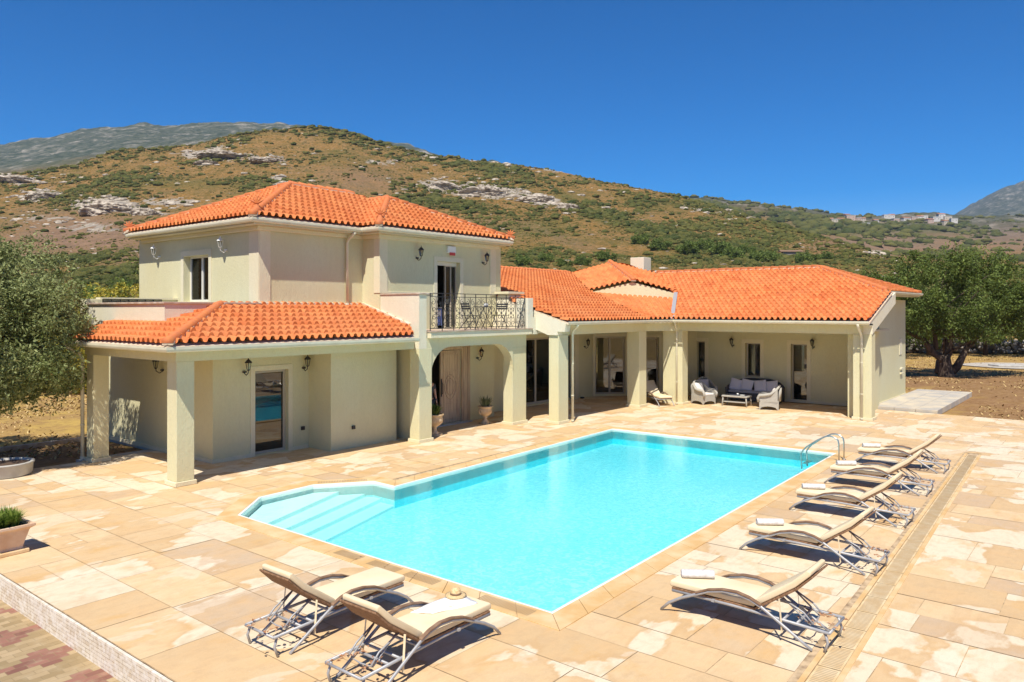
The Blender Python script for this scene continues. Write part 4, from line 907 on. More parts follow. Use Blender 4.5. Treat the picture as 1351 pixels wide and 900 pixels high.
lantern((8.54,1.5,5.62),(0,-1)); lantern((11.72,1.5,5.62),(0,-1)); lantern((11.68,1.72,2.28),(0,-1)); lantern((19.65,2.5,2.36),(0,-1)); lantern((23.7,-2.62,2.42),(-1,0)); lantern((23.7,-6.06,2.45),(-1,0))
g=MB(); g.box(9.88,10.26,1.40,1.498,5.74,5.97); a_=g.build('alarm_box',M['white'],parent=V,bevel=.02); g=MB(); g.box(9.94,10.20,1.385,1.40,5.66,5.76); g.build('alarm_light',M['red'],parent=a_)
g=MB()
for u in (4.36,): g.box(u,u+.10,1.70,1.748,.52,.62)
g.box(5.33,5.43,.715,.758,.52,.62); g.build('wall_socket',M['iron'],parent=V)
g=MB(); g.box(19.2,19.35,2.3,2.42,.0,.06); g.build('door_stop',M['iron'],parent=V)
#PART3
# ---------------------------------------------------------------- furniture
def lounger(label,loc,rz,group):
    """local x runs from the foot (0) to the head (2.1), y is the width"""
    L_=empty('sun_lounger',loc,rz,label,'sun lounger',group)
    for s in (-1,1):
        y=s*.315; MB().tube([(.03,y,.275),(.9,y,.275),(1.35,y,.262),(2.12,y,.235)],.019,8).build('side_rail',M['metal'],L_,True)
        y=s*.365
        pts=[(-.12,0),(.0,.11),(.18,.21),(.40,.30),(.58,.375),(.78,.42),(.98,.43),(1.15,.40),(1.30,.345),(1.45,.265),(1.75,.10),(1.93,0.0)]
        MB().tube([(a,y,b+.012) for a,b in pts],.019,8).build('leg',M['metal'],L_,True)
        g=MB(); q=[p for p in pts if .38<p[0]<1.42]
        sec=[]
        for i,(a,b) in enumerate(q): sec.append((a,b+.028))
        for i in range(len(sec)-1):
            (a,b),(c,d)=sec[i],sec[i+1]; g.add([(x,y+e,z+h) for (x,z) in ((a,b),(c,d)) for e in (-.027,.027) for h in (0,.022)],[(0,1,3,2),(4,6,7,5),(0,4,5,1),(2,3,7,6),(0,2,6,4),(1,5,7,3)])
        g.build('armrest',M['brown'],L_,bevel=.006)
        MB().tube([(2.06,s*.29,.23),(2.10,s*.30,.12),(2.06,s*.31,.012)],.017,7).build('rear_foot',M['metal'],L_,True)
        MB().box(.62,.66,min(y,s*.3),max(y,s*.3),.27,.30).build('bracket',M['metal'],L_)
        MB().tube([(1.50,s*.22,.48),(1.78,s*.2,.36),(1.90,s*.2,.25)],.011,6).build('back_strut',M['metal'],L_,True)
        MB().beam((1.52,s*.345,.50),(1.56,s*.355,.12),.028,.006).build('tie_strap',M['cushion'],L_)
    for x,z in ((.03,.275),(1.22,.262),(1.55,.25),(1.72,.245),(2.12,.235)): MB().tube([(x,-.315,z),(x,.315,z)],.016,7).build('cross_bar',M['metal'],L_,True)
    MB().tube([(1.52,-.2,.48),(1.86,-.19,.235),(1.88,0,.232),(1.86,.19,.235),(1.52,.2,.48)],.010,6).build('back_support',M['metal'],L_,True)
    g=MB(); g.beam((.02,0,.302),(1.20,0,.298),.64,.028); g.build('seat_sling',M['sling'],L_,bevel=.006)
    a=R(33); hx,hz=1.20,.305; bx=lambda t,h:(hx+t*math.cos(a)-h*math.sin(a),hz+t*math.sin(a)+h*math.cos(a))
    g=MB(); g.prism([bx(0,-.014),bx(.64,-.014),bx(.89,.03),bx(.89,.052),bx(.64,.014),bx(0,.014)],-.32,.32); g.build('back_sling',M['sling'],L_,bevel=.006)
    def cushion(poly,name):
        g=MB(); g.prism(poly,-.31,.31); o=g.build(name,M['cushion'],L_,bevel=.018); o.modifiers['b'].segments=3; me=o.data; me.polygons.foreach_set('use_smooth',[True]*len(me.polygons)); return o
    cushion([(-.01,.318),(.4,.318),(.8,.316),(1.17,.316),(1.205,.34),(1.175,.392),(.8,.388),(.4,.395),(.0,.398),(-.02,.36)],'seat_cushion')
    cushion([bx(.02,.018),bx(.62,.018),bx(.87,.058),bx(.895,.10),bx(.86,.130),bx(.62,.094),bx(.07,.092),bx(.015,.05)],'back_cushion')
    g=MB()
    for i in range(14): 
        x=rnd.uniform(1.5,2.05); y=rnd.choice([-1,1])*rnd.uniform(.08,.22); z=.252; r=rnd.uniform(.02,.05)
        g.add([(x+r,y,z),(x,y+r*.8,z+.02),(x-r,y-.01,z+.008),(x,y-r,z+.025)],[(0,1,2,3)])
    return L_
A_='sun loungers set around the pool'
SP=[((-1.50,-8.45,0),R(180)),((-1.50,-9.93,0),R(180)),((.80,-11.50,0),R(-90)),((3.81,-11.32,0),R(-91)),((6.74,-11.10,0),R(-90)),((9.47,-10.93,0),R(-89)),((12.17,-10.81,0),R(-90)),((19.15,-1.72,0),R(53))]
l0=lounger('left sun lounger of the poolside pair, cream cushions with no hat or towel on it',*SP[0],A_); l0.scale=(.92,.89,1)
def onl(i,x,y,z=0):
    (a,b,_),r=SP[i]; return (a+x*.92*math.cos(r)-y*math.sin(r),b+x*.92*math.sin(r)+y*math.cos(r),z)
def leaves(loc,rz,n,label,seed):
    rr=random.Random(seed); g=MB()
    for i in range(n):
        x=1.74+rr.gauss(0,.14); y=rr.choice([-1,1])*rr.gauss(.16,.035); z=.256+rr.random()*.02; r=rr.uniform(.015,.04); a=rr.uniform(0,6.28); c,s_=math.cos(a)*r,math.sin(a)*r
        g.add([(x+c,y+s_,z),(x-s_*.6,y+c*.6,z+.018),(x-c,y-s_,z+.006),(x+s_*.6,y-c*.6,z+.02)],[(0,1,2,3)])
    o=g.build('dry_leaves',M['leafy'],recalc=False); o.location=loc; o.rotation_euler=(0,0,rz); tag(o,label,'dry leaves','dry leaves on lounger frames',None); o['kind']='stuff'; return o
place=list(zip(SP[1:],['sun lounger holding a straw hat and a white towel at its foot end','nearest of the five sun loungers in the row right of the pool','second nearest sun lounger in the row of five right of the pool','middle sun lounger in the row of five right of the pool','second farthest sun lounger in the row of five, beside the pool handrail','farthest sun lounger in the row of five, past the pool handrail','lone cream sun lounger standing on the terrace between the porch columns']))
for (p,rz),lb in place: copy_tree(l0,None,p,rz,lb)
for i,(p,rz) in enumerate(SP[:7]):
    leaves(p,rz,34,['dead brown leaves caught in the frame of the near left lounger','dead brown leaves caught in the frame of the lounger with the straw hat','dead brown leaves on the frame of the lounger nearest the camera on the right','dead brown leaves on the frame of the second nearest right lounger','dead brown leaves on the frame of the middle right lounger','dead brown leaves on the frame of the right lounger beside the handrail','dead brown leaves on the frame of the farthest right lounger'][i],i)
def towel(loc,rz,label,group='rolled towels on the loungers'):
    T_=empty('rolled_towel',loc,rz,label,'towel',group); g=MB(); n=26
    prof_=[]; 
    for k in range(n+1):
        t=k/n; a=-math.pi*.5+t*2*math.pi*1.9; r=.022+.036*t; prof_.append((r*math.cos(a)*1.35,.055+r*math.sin(a)*.86))
    out=[(.078*math.cos(2*math.pi*k/22),.052+.05*math.sin(2*math.pi*k/22)) for k in range(22)]
    g.prism([(x,z) for x,z in out],-.20,.20,axis='y'); o=g.build('towel_roll',M['towel'],T_,bevel=.012); o.data.polygons.foreach_set('use_smooth',[True]*len(o.data.polygons))
    for s in (-1,1):
        g=MB(); g.tube([(x*.86,s*.202,z) for x,z in prof_],.0075,5); g.build('towel_end',M['towel'],T_,True)
    g=MB(); g.box(.0,.085,-.198,.198,.0,.016); g.build('towel_edge',M['towel'],T_,bevel=.006)
    return T_
tl=['grey white rolled towel on the foot end of the lounger nearest the camera','grey white rolled towel on the second nearest right lounger','grey white rolled towel on the middle right lounger','grey white rolled towel on the lounger beside the pool handrail','grey white rolled towel on the farthest right lounger']
t0=towel(onl(2,.25,.02,.394),R(34),tl[0])
for i in range(1,5): copy_tree(t0,None,onl(2+i,.26+.02*(i%2),.02*(i-2),.394),R([0,36,30,38,33][i]),tl[i])
# flat towel and straw hat
g=MB(); n=10; vs=[]
for i in range(n+1):
    for j in range(n+1):
        x=i/n; y=j/n; q_=onl(1,.72-.60*x-.12*y+.25*(1-x)*y,-.27+.44*(1-y)*(.55+.45*x)); vs.append((q_[0],q_[1],.402+.006*math.sin(x*7+y*5)+.004*math.sin(y*17)))
g.add(vs,[(i*(n+1)+j,(i+1)*(n+1)+j,(i+1)*(n+1)+j+1,i*(n+1)+j+1) for i in range(n) for j in range(n)])
for q in range(1): pass
o=g.build('flat_towel',M['white'],smooth=True); mo=o.modifiers.new('s','SOLIDIFY'); mo.thickness=.012; tag(o,'folded white towel lying flat beside the straw hat on the lounger','towel')
H_=empty('straw_hat',(*onl(1,.14,-.17)[:2],.414),0,'round straw sun hat resting on the foot end of the lounger','hat')
g=MB(); g.lathe([(.20,.0),(.21,.012),(.16,.02),(.105,.022),(.10,.07),(.085,.10),(.05,.115),(.0,.118)],(0,0,0),28); g.build('hat_body',M['straw'],H_,True)
g=MB(); g.lathe([(.108,.022),(.106,.05),(.1025,.05),(.104,.022)],(0,0,0),28); g.build('hat_band',M['brown'],H_,True)
H_.scale=(.62,.62,.85)
g=MB(); g.lathe([(.04,.0),(.07,.03),(.075,.07),(.05,.10),(.0,.105)],(-.02,.26,0),16); g.build('crumpled_cloth',M['towel'],H_,True) if False else None
# --- pool handrail
P_=empty('pool_handrail',(0,0,0),0,'pair of curved steel grab rails of the pool ladder at the far corner','handrail')
for v0,u0 in ((0,11.76),(0,12.20)):
    pts=[(u0,-10.42,.0),(u0,-10.42,.50),(u0,-10.40,.60),(u0,-10.33,.67),(u0,-10.22,.70),(u0,-10.10,.68),(u0,-9.88,.54),(u0,-9.62,.33),(u0,-9.53,.22),(u0,-9.48,.12),(u0,-9.50,-.30)]
    pts=[(a,b+.02,c*.92) for a,b,c in pts]; MB().tube(pts,.019,10).build('grab_rail',M['steel'],P_,True); MB().lathe([(.05,.014),(.05,.022),(.02,.03)],(u0,-10.40,.0),14).build('rail_flange',M['steel'],P_,True)
for z in (-.14,-.34): MB().box(11.76,12.20,-9.60,-9.50,z,z+.02).build('ladder_tread',M['steel'],P_)
# --- urns
def urn(loc,label,seed,s=1.):
    rr=random.Random(seed); U_=empty('urn_planter',loc,0,label,'planter','stone urns at the front door')
    g=MB(); g.box(-.17*s,.17*s,-.17*s,.17*s,0,.05*s); g.lathe([(.14*s,.05*s),(.15*s,.08*s),(.08*s,.13*s),(.06*s,.18*s),(.075*s,.22*s),(.06*s,.24*s),(.15*s,.30*s),(.235*s,.38*s),(.25*s,.47*s),(.225*s,.54*s),(.24*s,.58*s),(.275*s,.60*s),(.275*s,.625*s),(.24*s,.63*s),(.22*s,.58*s)],(0,0,0),24); g.build('urn_body',M['urn'],U_,True)
    for t in (-1,1):
        MB().tube([(t*.235*s,0,.50*s),(t*.31*s,0,.52*s),(t*.33*s,0,.44*s),(t*.27*s,0,.36*s),(t*.22*s,0,.37*s)],.018*s,6).build('urn_handle',M['urn'],U_,True)
    MB().lathe([(.23*s,.585*s),(.0,.60*s)],(0,0,0),20).build('potting_soil',M['soil'],U_)
    return U_
def spiky(parent,c,r,h,n,mt,seed,name='foliage',w=.02,droop=.25):
    rr=np.random.RandomState(seed); V_=[];F_=[];A=[]
    for i in range(n):
        a=rr.rand()*6.283; sp=rr.rand()*r; hh=h*(.55+.45*rr.rand()); b=np.array([c[0]+math.cos(a)*r*.35*rr.rand(),c[1]+math.sin(a)*r*.35*rr.rand(),c[2]]); q=np.array([math.cos(a),math.sin(a),0]); sd=np.array([-math.sin(a),math.cos(a),0])*w
        p1=b+q*sp*.45+np.array([0,0,hh*.6]); p2=b+q*sp+np.array([0,0,hh*(1-droop*sp/r)]); o=len(V_); V_+= [b-sd,b+sd,p1+sd*.8,p1-sd*.8,p2+sd*.1,p2-sd*.1]; F_+=[(o,o+1,o+2,o+3),(o+3,o+2,o+4,o+5)]; k=rr.rand(); A+= [(k,k,k,1)]*6
    return npmesh(name,np.array(V_),np.array(F_),mt,parent,attrs={'leaf':np.array(A)})
u1=urn((8.28,.45,0),'stone urn with a dark green plant half hidden behind the arch column',1,1.05); spiky(u1,(0,0,.6),.30,.42,170,M['bushleaf'],3)
u2=urn((11.12,.86,0),'stone urn with spiky grey green plant right of the front door',2,.95); spiky(u2,(0,0,.56),.36,.42,120,M['spikyleaf'],4,w=.014)
# square terracotta pot and round white planter on the left
Q_=empty('terracotta_planter',(-4.02,-2.20,0),R(3),'square flared terracotta pot with green grass at the left edge of the terrace','planter')
def frustum(g,lv):
    for i in range(len(lv)-1):
        a,z=lv[i];b,w_=lv[i+1]; g.add([(-a,-a,z),(a,-a,z),(a,a,z),(-a,a,z),(-b,-b,w_),(b,-b,w_),(b,b,w_),(-b,b,w_)],[(0,1,5,4),(1,2,6,5),(2,3,7,6),(3,0,4,7)]+([(0,3,2,1)] if i==0 else []))
g=MB(); frustum(g,[(.21,.06),(.20,.10),(.27,.36),(.28,.38),(.335,.42),(.335,.455),(.29,.455),(.27,.40)]); g.build('pot_body',M['terra'],Q_,bevel=.01)
MB().box(-.27,.27,-.27,.27,.0,.06).build('pot_base',M['coping'],Q_,bevel=.012); MB().box(-.275,.275,-.275,.275,.395,.41).build('potting_soil',M['soil'],Q_); spiky(Q_,(-.02,0,.41),.32,.26,520,M['grassleaf'],5,w=.010)
for k,(x,y) in enumerate([(-.02,.16),(.12,-.1),(-.16,-.1),(.1,.12)]): spiky(Q_,(x,y,.41),.17,.34,160,M['grassleaf'],50+k,w=.009)
W_=empty('round_planter',(-2.0,4.28,0),0,'low round white stone planter with dark soil at the far left edge of the terrace','planter')
g=MB(); g.lathe([(.52,0),(.56,.04),(.57,.26),(.60,.28),(.60,.31),(.53,.31),(.52,.25)],(0,0,0),36); g.build('planter_body',M['concrete'],W_,True); MB().lathe([(.525,.26),(.0,.27)],(0,0,0),30).build('potting_soil',M['soil'],W_)
# --- wicker lounge set in the right porch
def armchair(loc,rz,label,mt,w=.74,group='wicker lounge chairs on the porch'):
    C_=empty('wicker_armchair',loc,rz,label,'armchair',group)   # local: faces -y
    g=MB(); h=w/2
    g.box(-h+.06,h-.06,-.30,.30,.27,.36); g.build('seat_frame',mt,C_,bevel=.03)
    # front and side aprons with a low arch
    g=MB(); n=10
    for (a,b) in (((-h+.03,-.33),(h-.03,-.33)),((-h+.03,-.33),(-h+.05,.34)),((h-.03,-.33),(h-.05,.34)),((-h+.05,.34),(h-.05,.34))):
        a=Vector(a);b=Vector(b); pr=[]
        for i in range(n+1):
            t=i/n; p=a.lerp(b,t); z=.03+.11*math.sin(math.pi*t)**.5 if 0<t<1 else .0; pr.append((p.x,p.y,z))
        for i in range(n): g.add([pr[i],pr[i+1],(pr[i+1][0],pr[i+1][1],.36),(pr[i][0],pr[i][1],.36)],[(0,1,2,3)])
    o=g.build('apron',mt,C_,recalc=False); m_=o.modifiers.new('s','SOLIDIFY'); m_.thickness=.035
    # arms sweep up into the curved back
    for s in (-1,1):
        pts=[(s*(h-.03),-.36,.30),(s*(h-.02),-.38,.46),(s*(h-.02),-.32,.55),(s*(h-.01),-.12,.57),(s*(h-.02),.08,.61),(s*(h-.08),.27,.76),(s*(h-.22),.38,.88),(0,.41,.92)]
        MB().tube(pts,[.045,.055,.065,.065,.06,.05,.045,.045],9).build('arm',mt,C_,True)
        g=MB(); pl=[(-.33,.3),(-.33,.52),(-.12,.55),(.08,.59),(.27,.74),(.34,.78),(.34,.3)]; g.prism([(a,b) for a,b in pl],s*(h-.07),s*(h-.03),axis='x'); g.build('side_panel',mt,C_)
    g=MB(); k=12; vs=[]
    for i in range(k+1):
        a=-1+2*i/k; x=a*(h-.08); y=.34+.06*(1-a*a); top=.88-.16*a*a
        vs+=[(x,y-.0,.34),(x,y+.04,top)]
    g.add(vs,[(2*i,2*i+2,2*i+3,2*i+1) for i in range(k)]); o=g.build('backrest',mt,C_,True,recalc=False); m_=o.modifiers.new('s','SOLIDIFY'); m_.thickness=.05
    MB().box(-h+.10,h-.10,-.32,.28,.36,.45).build('seat_pad',M['whitefab'],C_,bevel=.03)
    return C_
c1=armchair((20.85,-2.55,0),R(-20),'pale wicker armchair on the sunny front edge of the porch, left of the coffee table',M['wicker'])
c2=armchair((22.25,-2.0,0),R(-48),'shaded grey wicker armchair set back behind the front left armchair',M['wicker'])
c3=armchair((20.85,-5.25,0),R(198),'pale wicker armchair right of the coffee table with its back to the porch column',M['wicker'])
def sofa():
    S_=empty('wicker_sofa',(22.95,-3.9,0),R(-90),'long curved dark grey wicker sofa against the porch wall under the window','sofa'); mt=M['dwicker']; h=1.12
    g=MB(); g.box(-h+.05,h-.05,-.32,.34,.05,.36); g.build('seat_frame',mt,S_,bevel=.03); g=MB(); k=20; vs=[]
    for i in range(k+1):
        a=-1+2*i/k; x=a*h; y=.42-.30*abs(a)**5; top=.90-.26*abs(a)**3.5; vs+=[(x,y,.05),(x,y+.05,top)]
    g.add(vs,[(2*i,2*i+2,2*i+3,2*i+1) for i in range(k)]); o=g.build('backrest',mt,S_,True,recalc=False); m_=o.modifiers.new('s','SOLIDIFY'); m_.thickness=.07
    MB().tube([vs[2*i+1] for i in range(k+1)],.05,8).build('back_rim',mt,S_,True)
    for s in (-1,1): MB().tube([(s*h,.12,.64),(s*(h+.01),-.1,.58),(s*h,-.34,.54),(s*(h-.02),-.38,.4),(s*(h-.03),-.36,.05)],.055,8).build('arm',mt,S_,True)
    for s in (-1,1): MB().prism([(-.34,.06),(.2,.06),(.2,.6),(-.1,.55),(-.34,.5)],s*h-.025,s*h+.025,axis='x').build('side_panel',mt,S_)
    MB().box(-h+.08,h-.08,-.36,.3,.36,.46).build('seat_pad',mat('charcoal_pad',(.34,.34,.38),.95),S_,bevel=.03)
sofa()
def pillow(loc,rz,tilt,label,m='pillow',s=.45,group='scatter cushions on the porch sofa'):
    me=MB(); n=12; vs=[]
    for sd in (-1,1):
        for i in range(n+1):
            for j in range(n+1):
                x=-1+2*i/n;y=-1+2*j/n; e=(1-x**4)*(1-y**4); pin=1-.07*(1-abs(x*y))*0; q=1-.10*(1-max(abs(x),abs(y))**2)*0
                vs.append((x*s/2*(1-.06*(1-y*y)*0+.03*y*y),sd*.075*e**.6,y*s/2*(1+.03*x*x)))
    N=(n+1)**2; fs=[]
    for b in (0,1):
        for i in range(n):
            for j in range(n):
                q=(b*N+i*(n+1)+j,b*N+(i+1)*(n+1)+j,b*N+(i+1)*(n+1)+j+1,b*N+i*(n+1)+j+1); fs.append(q if b else q[::-1])
    me.add(vs,fs); o=me.build('cushion',M[m],smooth=True); o.location=loc; o.rotation_euler=(tilt,R(0),rz); return tag(o,label,'cushion',group)
for i,(y,lb) in enumerate([(-3.05,'lilac grey cushion leftmost of the four on the dark sofa'),(-3.55,'lilac grey cushion second from the left on the dark sofa'),(-4.12,'lilac grey cushion third from the left on the dark sofa'),(-4.62,'lilac grey cushion rightmost on the dark sofa')]):
    o=pillow((22.92,y,.66),R(-90),R(-18),lb,s=.50); o.rotation_euler=(R(-18),R([12,9,-8,-10][i]),R(-90))
pillow((20.92,-2.33,.64),R(-20),R(-16),'white cushion on the front left wicker armchair','whitefab',.42,'cushions on the armchairs'); pillow((22.4,-1.85,.64),R(-48),R(-16),'lilac cushion on the shaded rear armchair',s=.42,group='cushions on the armchairs'); pillow((20.90,-5.42,.63),R(198),R(-16),'off white cushion on the right wicker armchair','whitefab',.42,'cushions on the armchairs')
CT=empty('coffee_table',(21.05,-3.88,0),R(-88),'low rectangular pale wicker coffee table in front of the dark sofa','coffee table')
MB().box(-.52,.52,-.30,.30,.36,.43).build('tabletop',M['wicker'],CT,bevel=.02); MB().box(-.46,.46,-.24,.24,.432,.438).build('glass_top',mat('smoked_glass',(.05,.05,.055),.08),CT); MB().box(-.46,.46,-.25,.25,.15,.19).build('lower_shelf',M['wicker'],CT,bevel=.01)
for x in (-.47,.47):
    for y in (-.25,.25): MB().tube([(x,y,.36),(x*1.03,y*1.03,.2),(x*1.06,y*1.08,.0)],.03,7).build('leg',M['wicker'],CT,True)
o=MB().lathe([(.0,0),(.035,.0),(.04,.07),(.034,.07),(.03,.01)],(0,0,0),14).build('cup',M['white'],smooth=True); o.location=(21.05,-3.92,.438); tag(o,'small white cup standing on the coffee table','cup')
o=MB().lathe([(.0,0),(.06,.0),(.11,.02),(.10,.02),(.06,.008)],(0,0,0),20).build('dish',M['white'],smooth=True); o.location=(20.95,-4.15,.438); tag(o,'shallow white dish on the right end of the coffee table','dish')
# --- balcony set
def folding_chair(loc,rz,label):
    C_=empty('folding_chair',loc,rz,label,'chair','folding chairs on the balcony'); m=M['iron']
    for s in (-1,1):
        MB().tube([(s*.20,-.24,0),(s*.20,.0,.43),(s*.20,.17,.86)],.012,6).build('back_leg',m,C_); MB().tube([(s*.18,.26,0),(s*.18,-.2,.44)],.012,6).build('front_leg',m,C_)
    g=MB()
    for k in range(6): g.box(-.20,.20,-.21+k*.07,-.16+k*.07,.435,.452)
    g.build('seat',M['brown'] if False else m,C_); g=MB()
    for k in range(3): g.box(-.21,.21,.115+k*.025,.135+k*.025,.64+k*.075,.69+k*.075)
    g.build('backrest',mat('dark_slat_wood',(.07,.055,.05),.6) if k<0 else m,C_); MB().tube([(-.2,-.1,.25),(.2,-.1,.25)],.009,5).build('stretcher',m,C_); return C_
f1=folding_chair((9.78,.40,3.225),R(80),'dark slatted folding chair on the left side of the balcony table')
copy_tree(f1,None,(11.35,.40,3.225),R(-80),'dark slatted folding chair on the right side of the balcony table')
B_=empty('balcony_table',(10.55,.45,3.225),0,'small dark folding table between two chairs on the balcony','table')
MB().lathe([(.33,.715),(.34,.72),(.34,.735),(.33,.74),(0,.742)],(0,0,0),28).build('tabletop',M['iron'],B_,True)
for s in (-1,1):
    for t in (-1,1): MB().tube([(t*.26,s*.15,0),(-t*.2,s*.15,.715)],.011,6).build('leg',M['iron'],B_)
o=MB().lathe([(.0,0),(.07,.0),(.08,.05),(.05,.1),(0,.11)],(0,0,0),16).build('bowl',M['white'],smooth=True); o.location=(10.65,.42,3.967); tag(o,'white bowl on the small balcony table','bowl')
# bundle of blue and white cloth just inside the balcony door
g=MB(); vs=[]; n=10
o=empty('laundry_bundle',(9.72,1.72,3.225),0,'blue and white towels hung over a rack inside the balcony door','laundry')
g=MB()
for k in range(7): g.beam((-.14+.05*k,0,.10+.03*(k%3)),(-.13+.05*k,.05,.66-.05*(k%2)),.055,.05)
g.build('hanging_towel',M['blue'],o,bevel=.01); g=MB(); g.tube([(-.2,.03,.70),(.22,.03,.70)],.015,6); g.tube([(-.2,.03,.0),(-.2,.03,.70)],.012,6); g.tube([(.22,.03,.0),(.22,.03,.70)],.012,6); g.build('rack',M['wframe'],o); MB().box(-.15,.12,-.02,0.02,.42,.62).build('white_towel',M['towel'],o,bevel=.01)
# --- person in the doorway, mostly behind the arch column
def skin(name,verts,edges,radii,m,parent,root=0,sub=1):
    me=bpy.data.meshes.new(name); me.from_pydata(verts,edges,[]); me.materials.append(m); o=bpy.data.objects.new(name,me); col.objects.link(o); o.parent=parent
    s=o.modifiers.new('k','SKIN'); 
    for i,r in enumerate(radii): me.skin_vertices[0].data[i].radius=(r,r)
    me.skin_vertices[0].data[root].use_root=True; s.use_smooth_shade=True; x=o.modifiers.new('s','SUBSURF'); x.levels=sub; x.render_levels=sub; return o
for _ in (0,):
    Pn=empty('person',(9.0,1.42,.0),R(-8),'person in dark clothes standing in the doorway, one bare arm showing beside the column','person')
    v=[(0,0,.95),(0,0,1.12),(0,0,1.32),(0,0,1.45),(0,-.01,1.53),(0,-.02,1.63),(0,-.02,1.72),(.10,0,.90),(.11,.0,.50),(.11,.02,.09),(.12,-.12,.04),(-.10,0,.90),(-.11,0,.50),(-.11,.02,.09),(-.12,-.12,.04),(.19,0,1.41),(.25,.0,1.12),(.26,-.05,.90),(.26,-.07,.83),(-.19,0,1.41),(-.25,0,1.12),(-.26,-.04,.90),(-.26,-.06,.83)]
    e=[(0,1),(1,2),(2,3),(3,4),(4,5),(5,6),(0,7),(7,8),(8,9),(9,10),(0,11),(11,12),(12,13),(13,14),(3,15),(15,16),(16,17),(17,18),(3,19),(19,20),(20,21),(21,22)]
    r=[.14,.12,.15,.12,.055,.085,.075,.09,.06,.04,.035,.09,.06,.04,.035,.06,.043,.03,.028,.06,.043,.03,.028]
    me=bpy.data.meshes.new('m'); skin('body',v,e,r,M['skin'],Pn)
    skin('shirt',[(0,0,.92),(0,0,1.12),(0,0,1.32),(0,0,1.44),(.19,0,1.415),(.225,0,1.27),(-.19,0,1.415),(-.225,0,1.27)],[(0,1),(1,2),(2,3),(3,4),(4,5),(3,6),(6,7)],[.16,.135,.165,.13,.075,.06,.075,.06],M['shirt'],Pn)
    skin('trousers',[(0,0,.96),(.10,0,.88),(.11,0,.5),(.11,.02,.12),(-.10,0,.88),(-.11,0,.5),(-.11,.02,.12)],[(0,1),(1,2),(2,3),(0,4),(4,5),(5,6)],[.15,.105,.075,.06,.105,.075,.06],M['shirt'],Pn)
    g=MB(); g.lathe([(.0,.13),(.07,.11),(.095,.05),(.098,-.02),(.08,-.07)],(0,.012,1.68),16); g.build('hair',M['hair'],Pn,True)
    for s in (-1,1):
        for k in range(4): skin('finger',[(s*.26,-.055-.017*k,.82),(s*.262,-.06-.017*k,.775),(s*.256,-.064-.017*k,.745-.004*(k in(1,2)))],[(0,1),(1,2)],[.010,.009,.008],M['skin'],Pn)
        skin('thumb',[(s*.258,-.05,.86),(s*.25,-.09,.83),(s*.245,-.105,.80)],[(0,1),(1,2)],[.012,.010,.009],M['skin'],Pn)
    g=MB(); 
    g.lathe([(.0,.012),(.012,.0),(.0,-.012)],(-.035,-.105,1.66),6); g.lathe([(.0,.012),(.012,.0),(.0,-.012)],(.035,-.105,1.66),6); g.build('eyes',M['white'],Pn); MB().add([(0,-.10,1.655),(-.014,-.10,1.615),(.014,-.10,1.615),(0,-.132,1.62)],[(0,1,3),(0,3,2),(1,2,3),(0,2,1)]).build('nose',M['skin'],Pn)
# drain cover far right
g=MB(); g.box(18.6,20.0,-14.9,-14.45,.004,.012); tag(g.build('drain_cover',mat('grey_metal_cover',(.2,.21,.23),.5,.5)),'flat dark grey cover set in the paving at the right edge','drain cover')
# ---------------------------------------------------------------- trees and planting
def leaves_np(cent,rad,nper,size,rs,elong=2.6,fill=.55):
    """leaf quads round clump centres; rad (n,) clump radii"""
    n=len(cent)*nper; c=np.repeat(cent,nper,0); r=np.repeat(rad,nper)
    d=rs.normal(size=(n,3)); d/=np.linalg.norm(d,axis=1)[:,None]; q=rs.rand(n)**(1/3.)*(1-fill)+fill*rs.rand(n)**.25; p=c+d*(r*q)[:,None]
    ax=d*.55+rs.normal(size=(n,3))*.7; ax[:,2]-=.15; ax/=np.linalg.norm(ax,axis=1)[:,None]; sd=np.cross(ax,rs.normal(size=(n,3))); sd/=np.linalg.norm(sd,axis=1)[:,None]+1e-6
    s=size*(.6+.8*rs.rand(n))[:,None]; a=p-ax*s*.5; b=p+ax*s*.5; m=sd*s/elong*.5
    V_=np.stack([a,p+m,b,p-m],1).reshape(-1,3); F_=np.arange(n*4).reshape(-1,4)
    k=np.clip(rs.rand(n)*.75+np.repeat(rs.rand(len(cent)),nper)*.5-.12,0,1); A=np.repeat(np.stack([k,k,k,np.ones(n)],-1),4,0); return V_,F_,A
def clumps(ell,n,rs,shell=.5,cr=(.35,.7)):
    """clump centres inside a union of ellipsoids [(cx,cy,cz,rx,ry,rz)]"""
    w=np.array([e[3]*e[4]*e[5] for e in ell])**.67; w/=w.sum(); out=[];rad=[]
    for e,m in zip(ell,(w*n).astype(int)+1):
        d=rs.normal(size=(m,3)); d/=np.linalg.norm(d,axis=1)[:,None]; q=shell+(1-shell)*rs.rand(m)**.6; out.append(np.array(e[:3])+d*np.array(e[3:])*q[:,None]); rad.append(cr[0]+(cr[1]-cr[0])*rs.rand(m))
    return np.concatenate(out),np.concatenate(rad)
def tree(name,loc,label,cat,ell,ncl,nper,size,mt,trunk,seed,group=None,cr=(.35,.7),shell=.45,twigs=0):
    rs=np.random.RandomState(seed); t=empty(name,loc,0,label,cat,group); C_,r_=clumps(ell,ncl,rs,shell,cr); V_,F_,A=leaves_np(C_,r_,nper,size,rs); npmesh('crown',V_,F_,mt,t,attrs={'leaf':A})
    g=MB()
    for pts,rr in trunk: g.tube(pts,rr,9)
    g2=g
    for i in range(twigs):
        k=rs.randint(len(C_)); b=Vector(trunk[rs.randint(len(trunk))][0][-1]); c=Vector(C_[k]); mid=b.lerp(c,.5)+Vector((rs.normal()*.2,rs.normal()*.2,.1)); g.tube([b,mid,c],[.045,.03,.012],5)
    g.build('trunk',M['bark'],t,True); return t
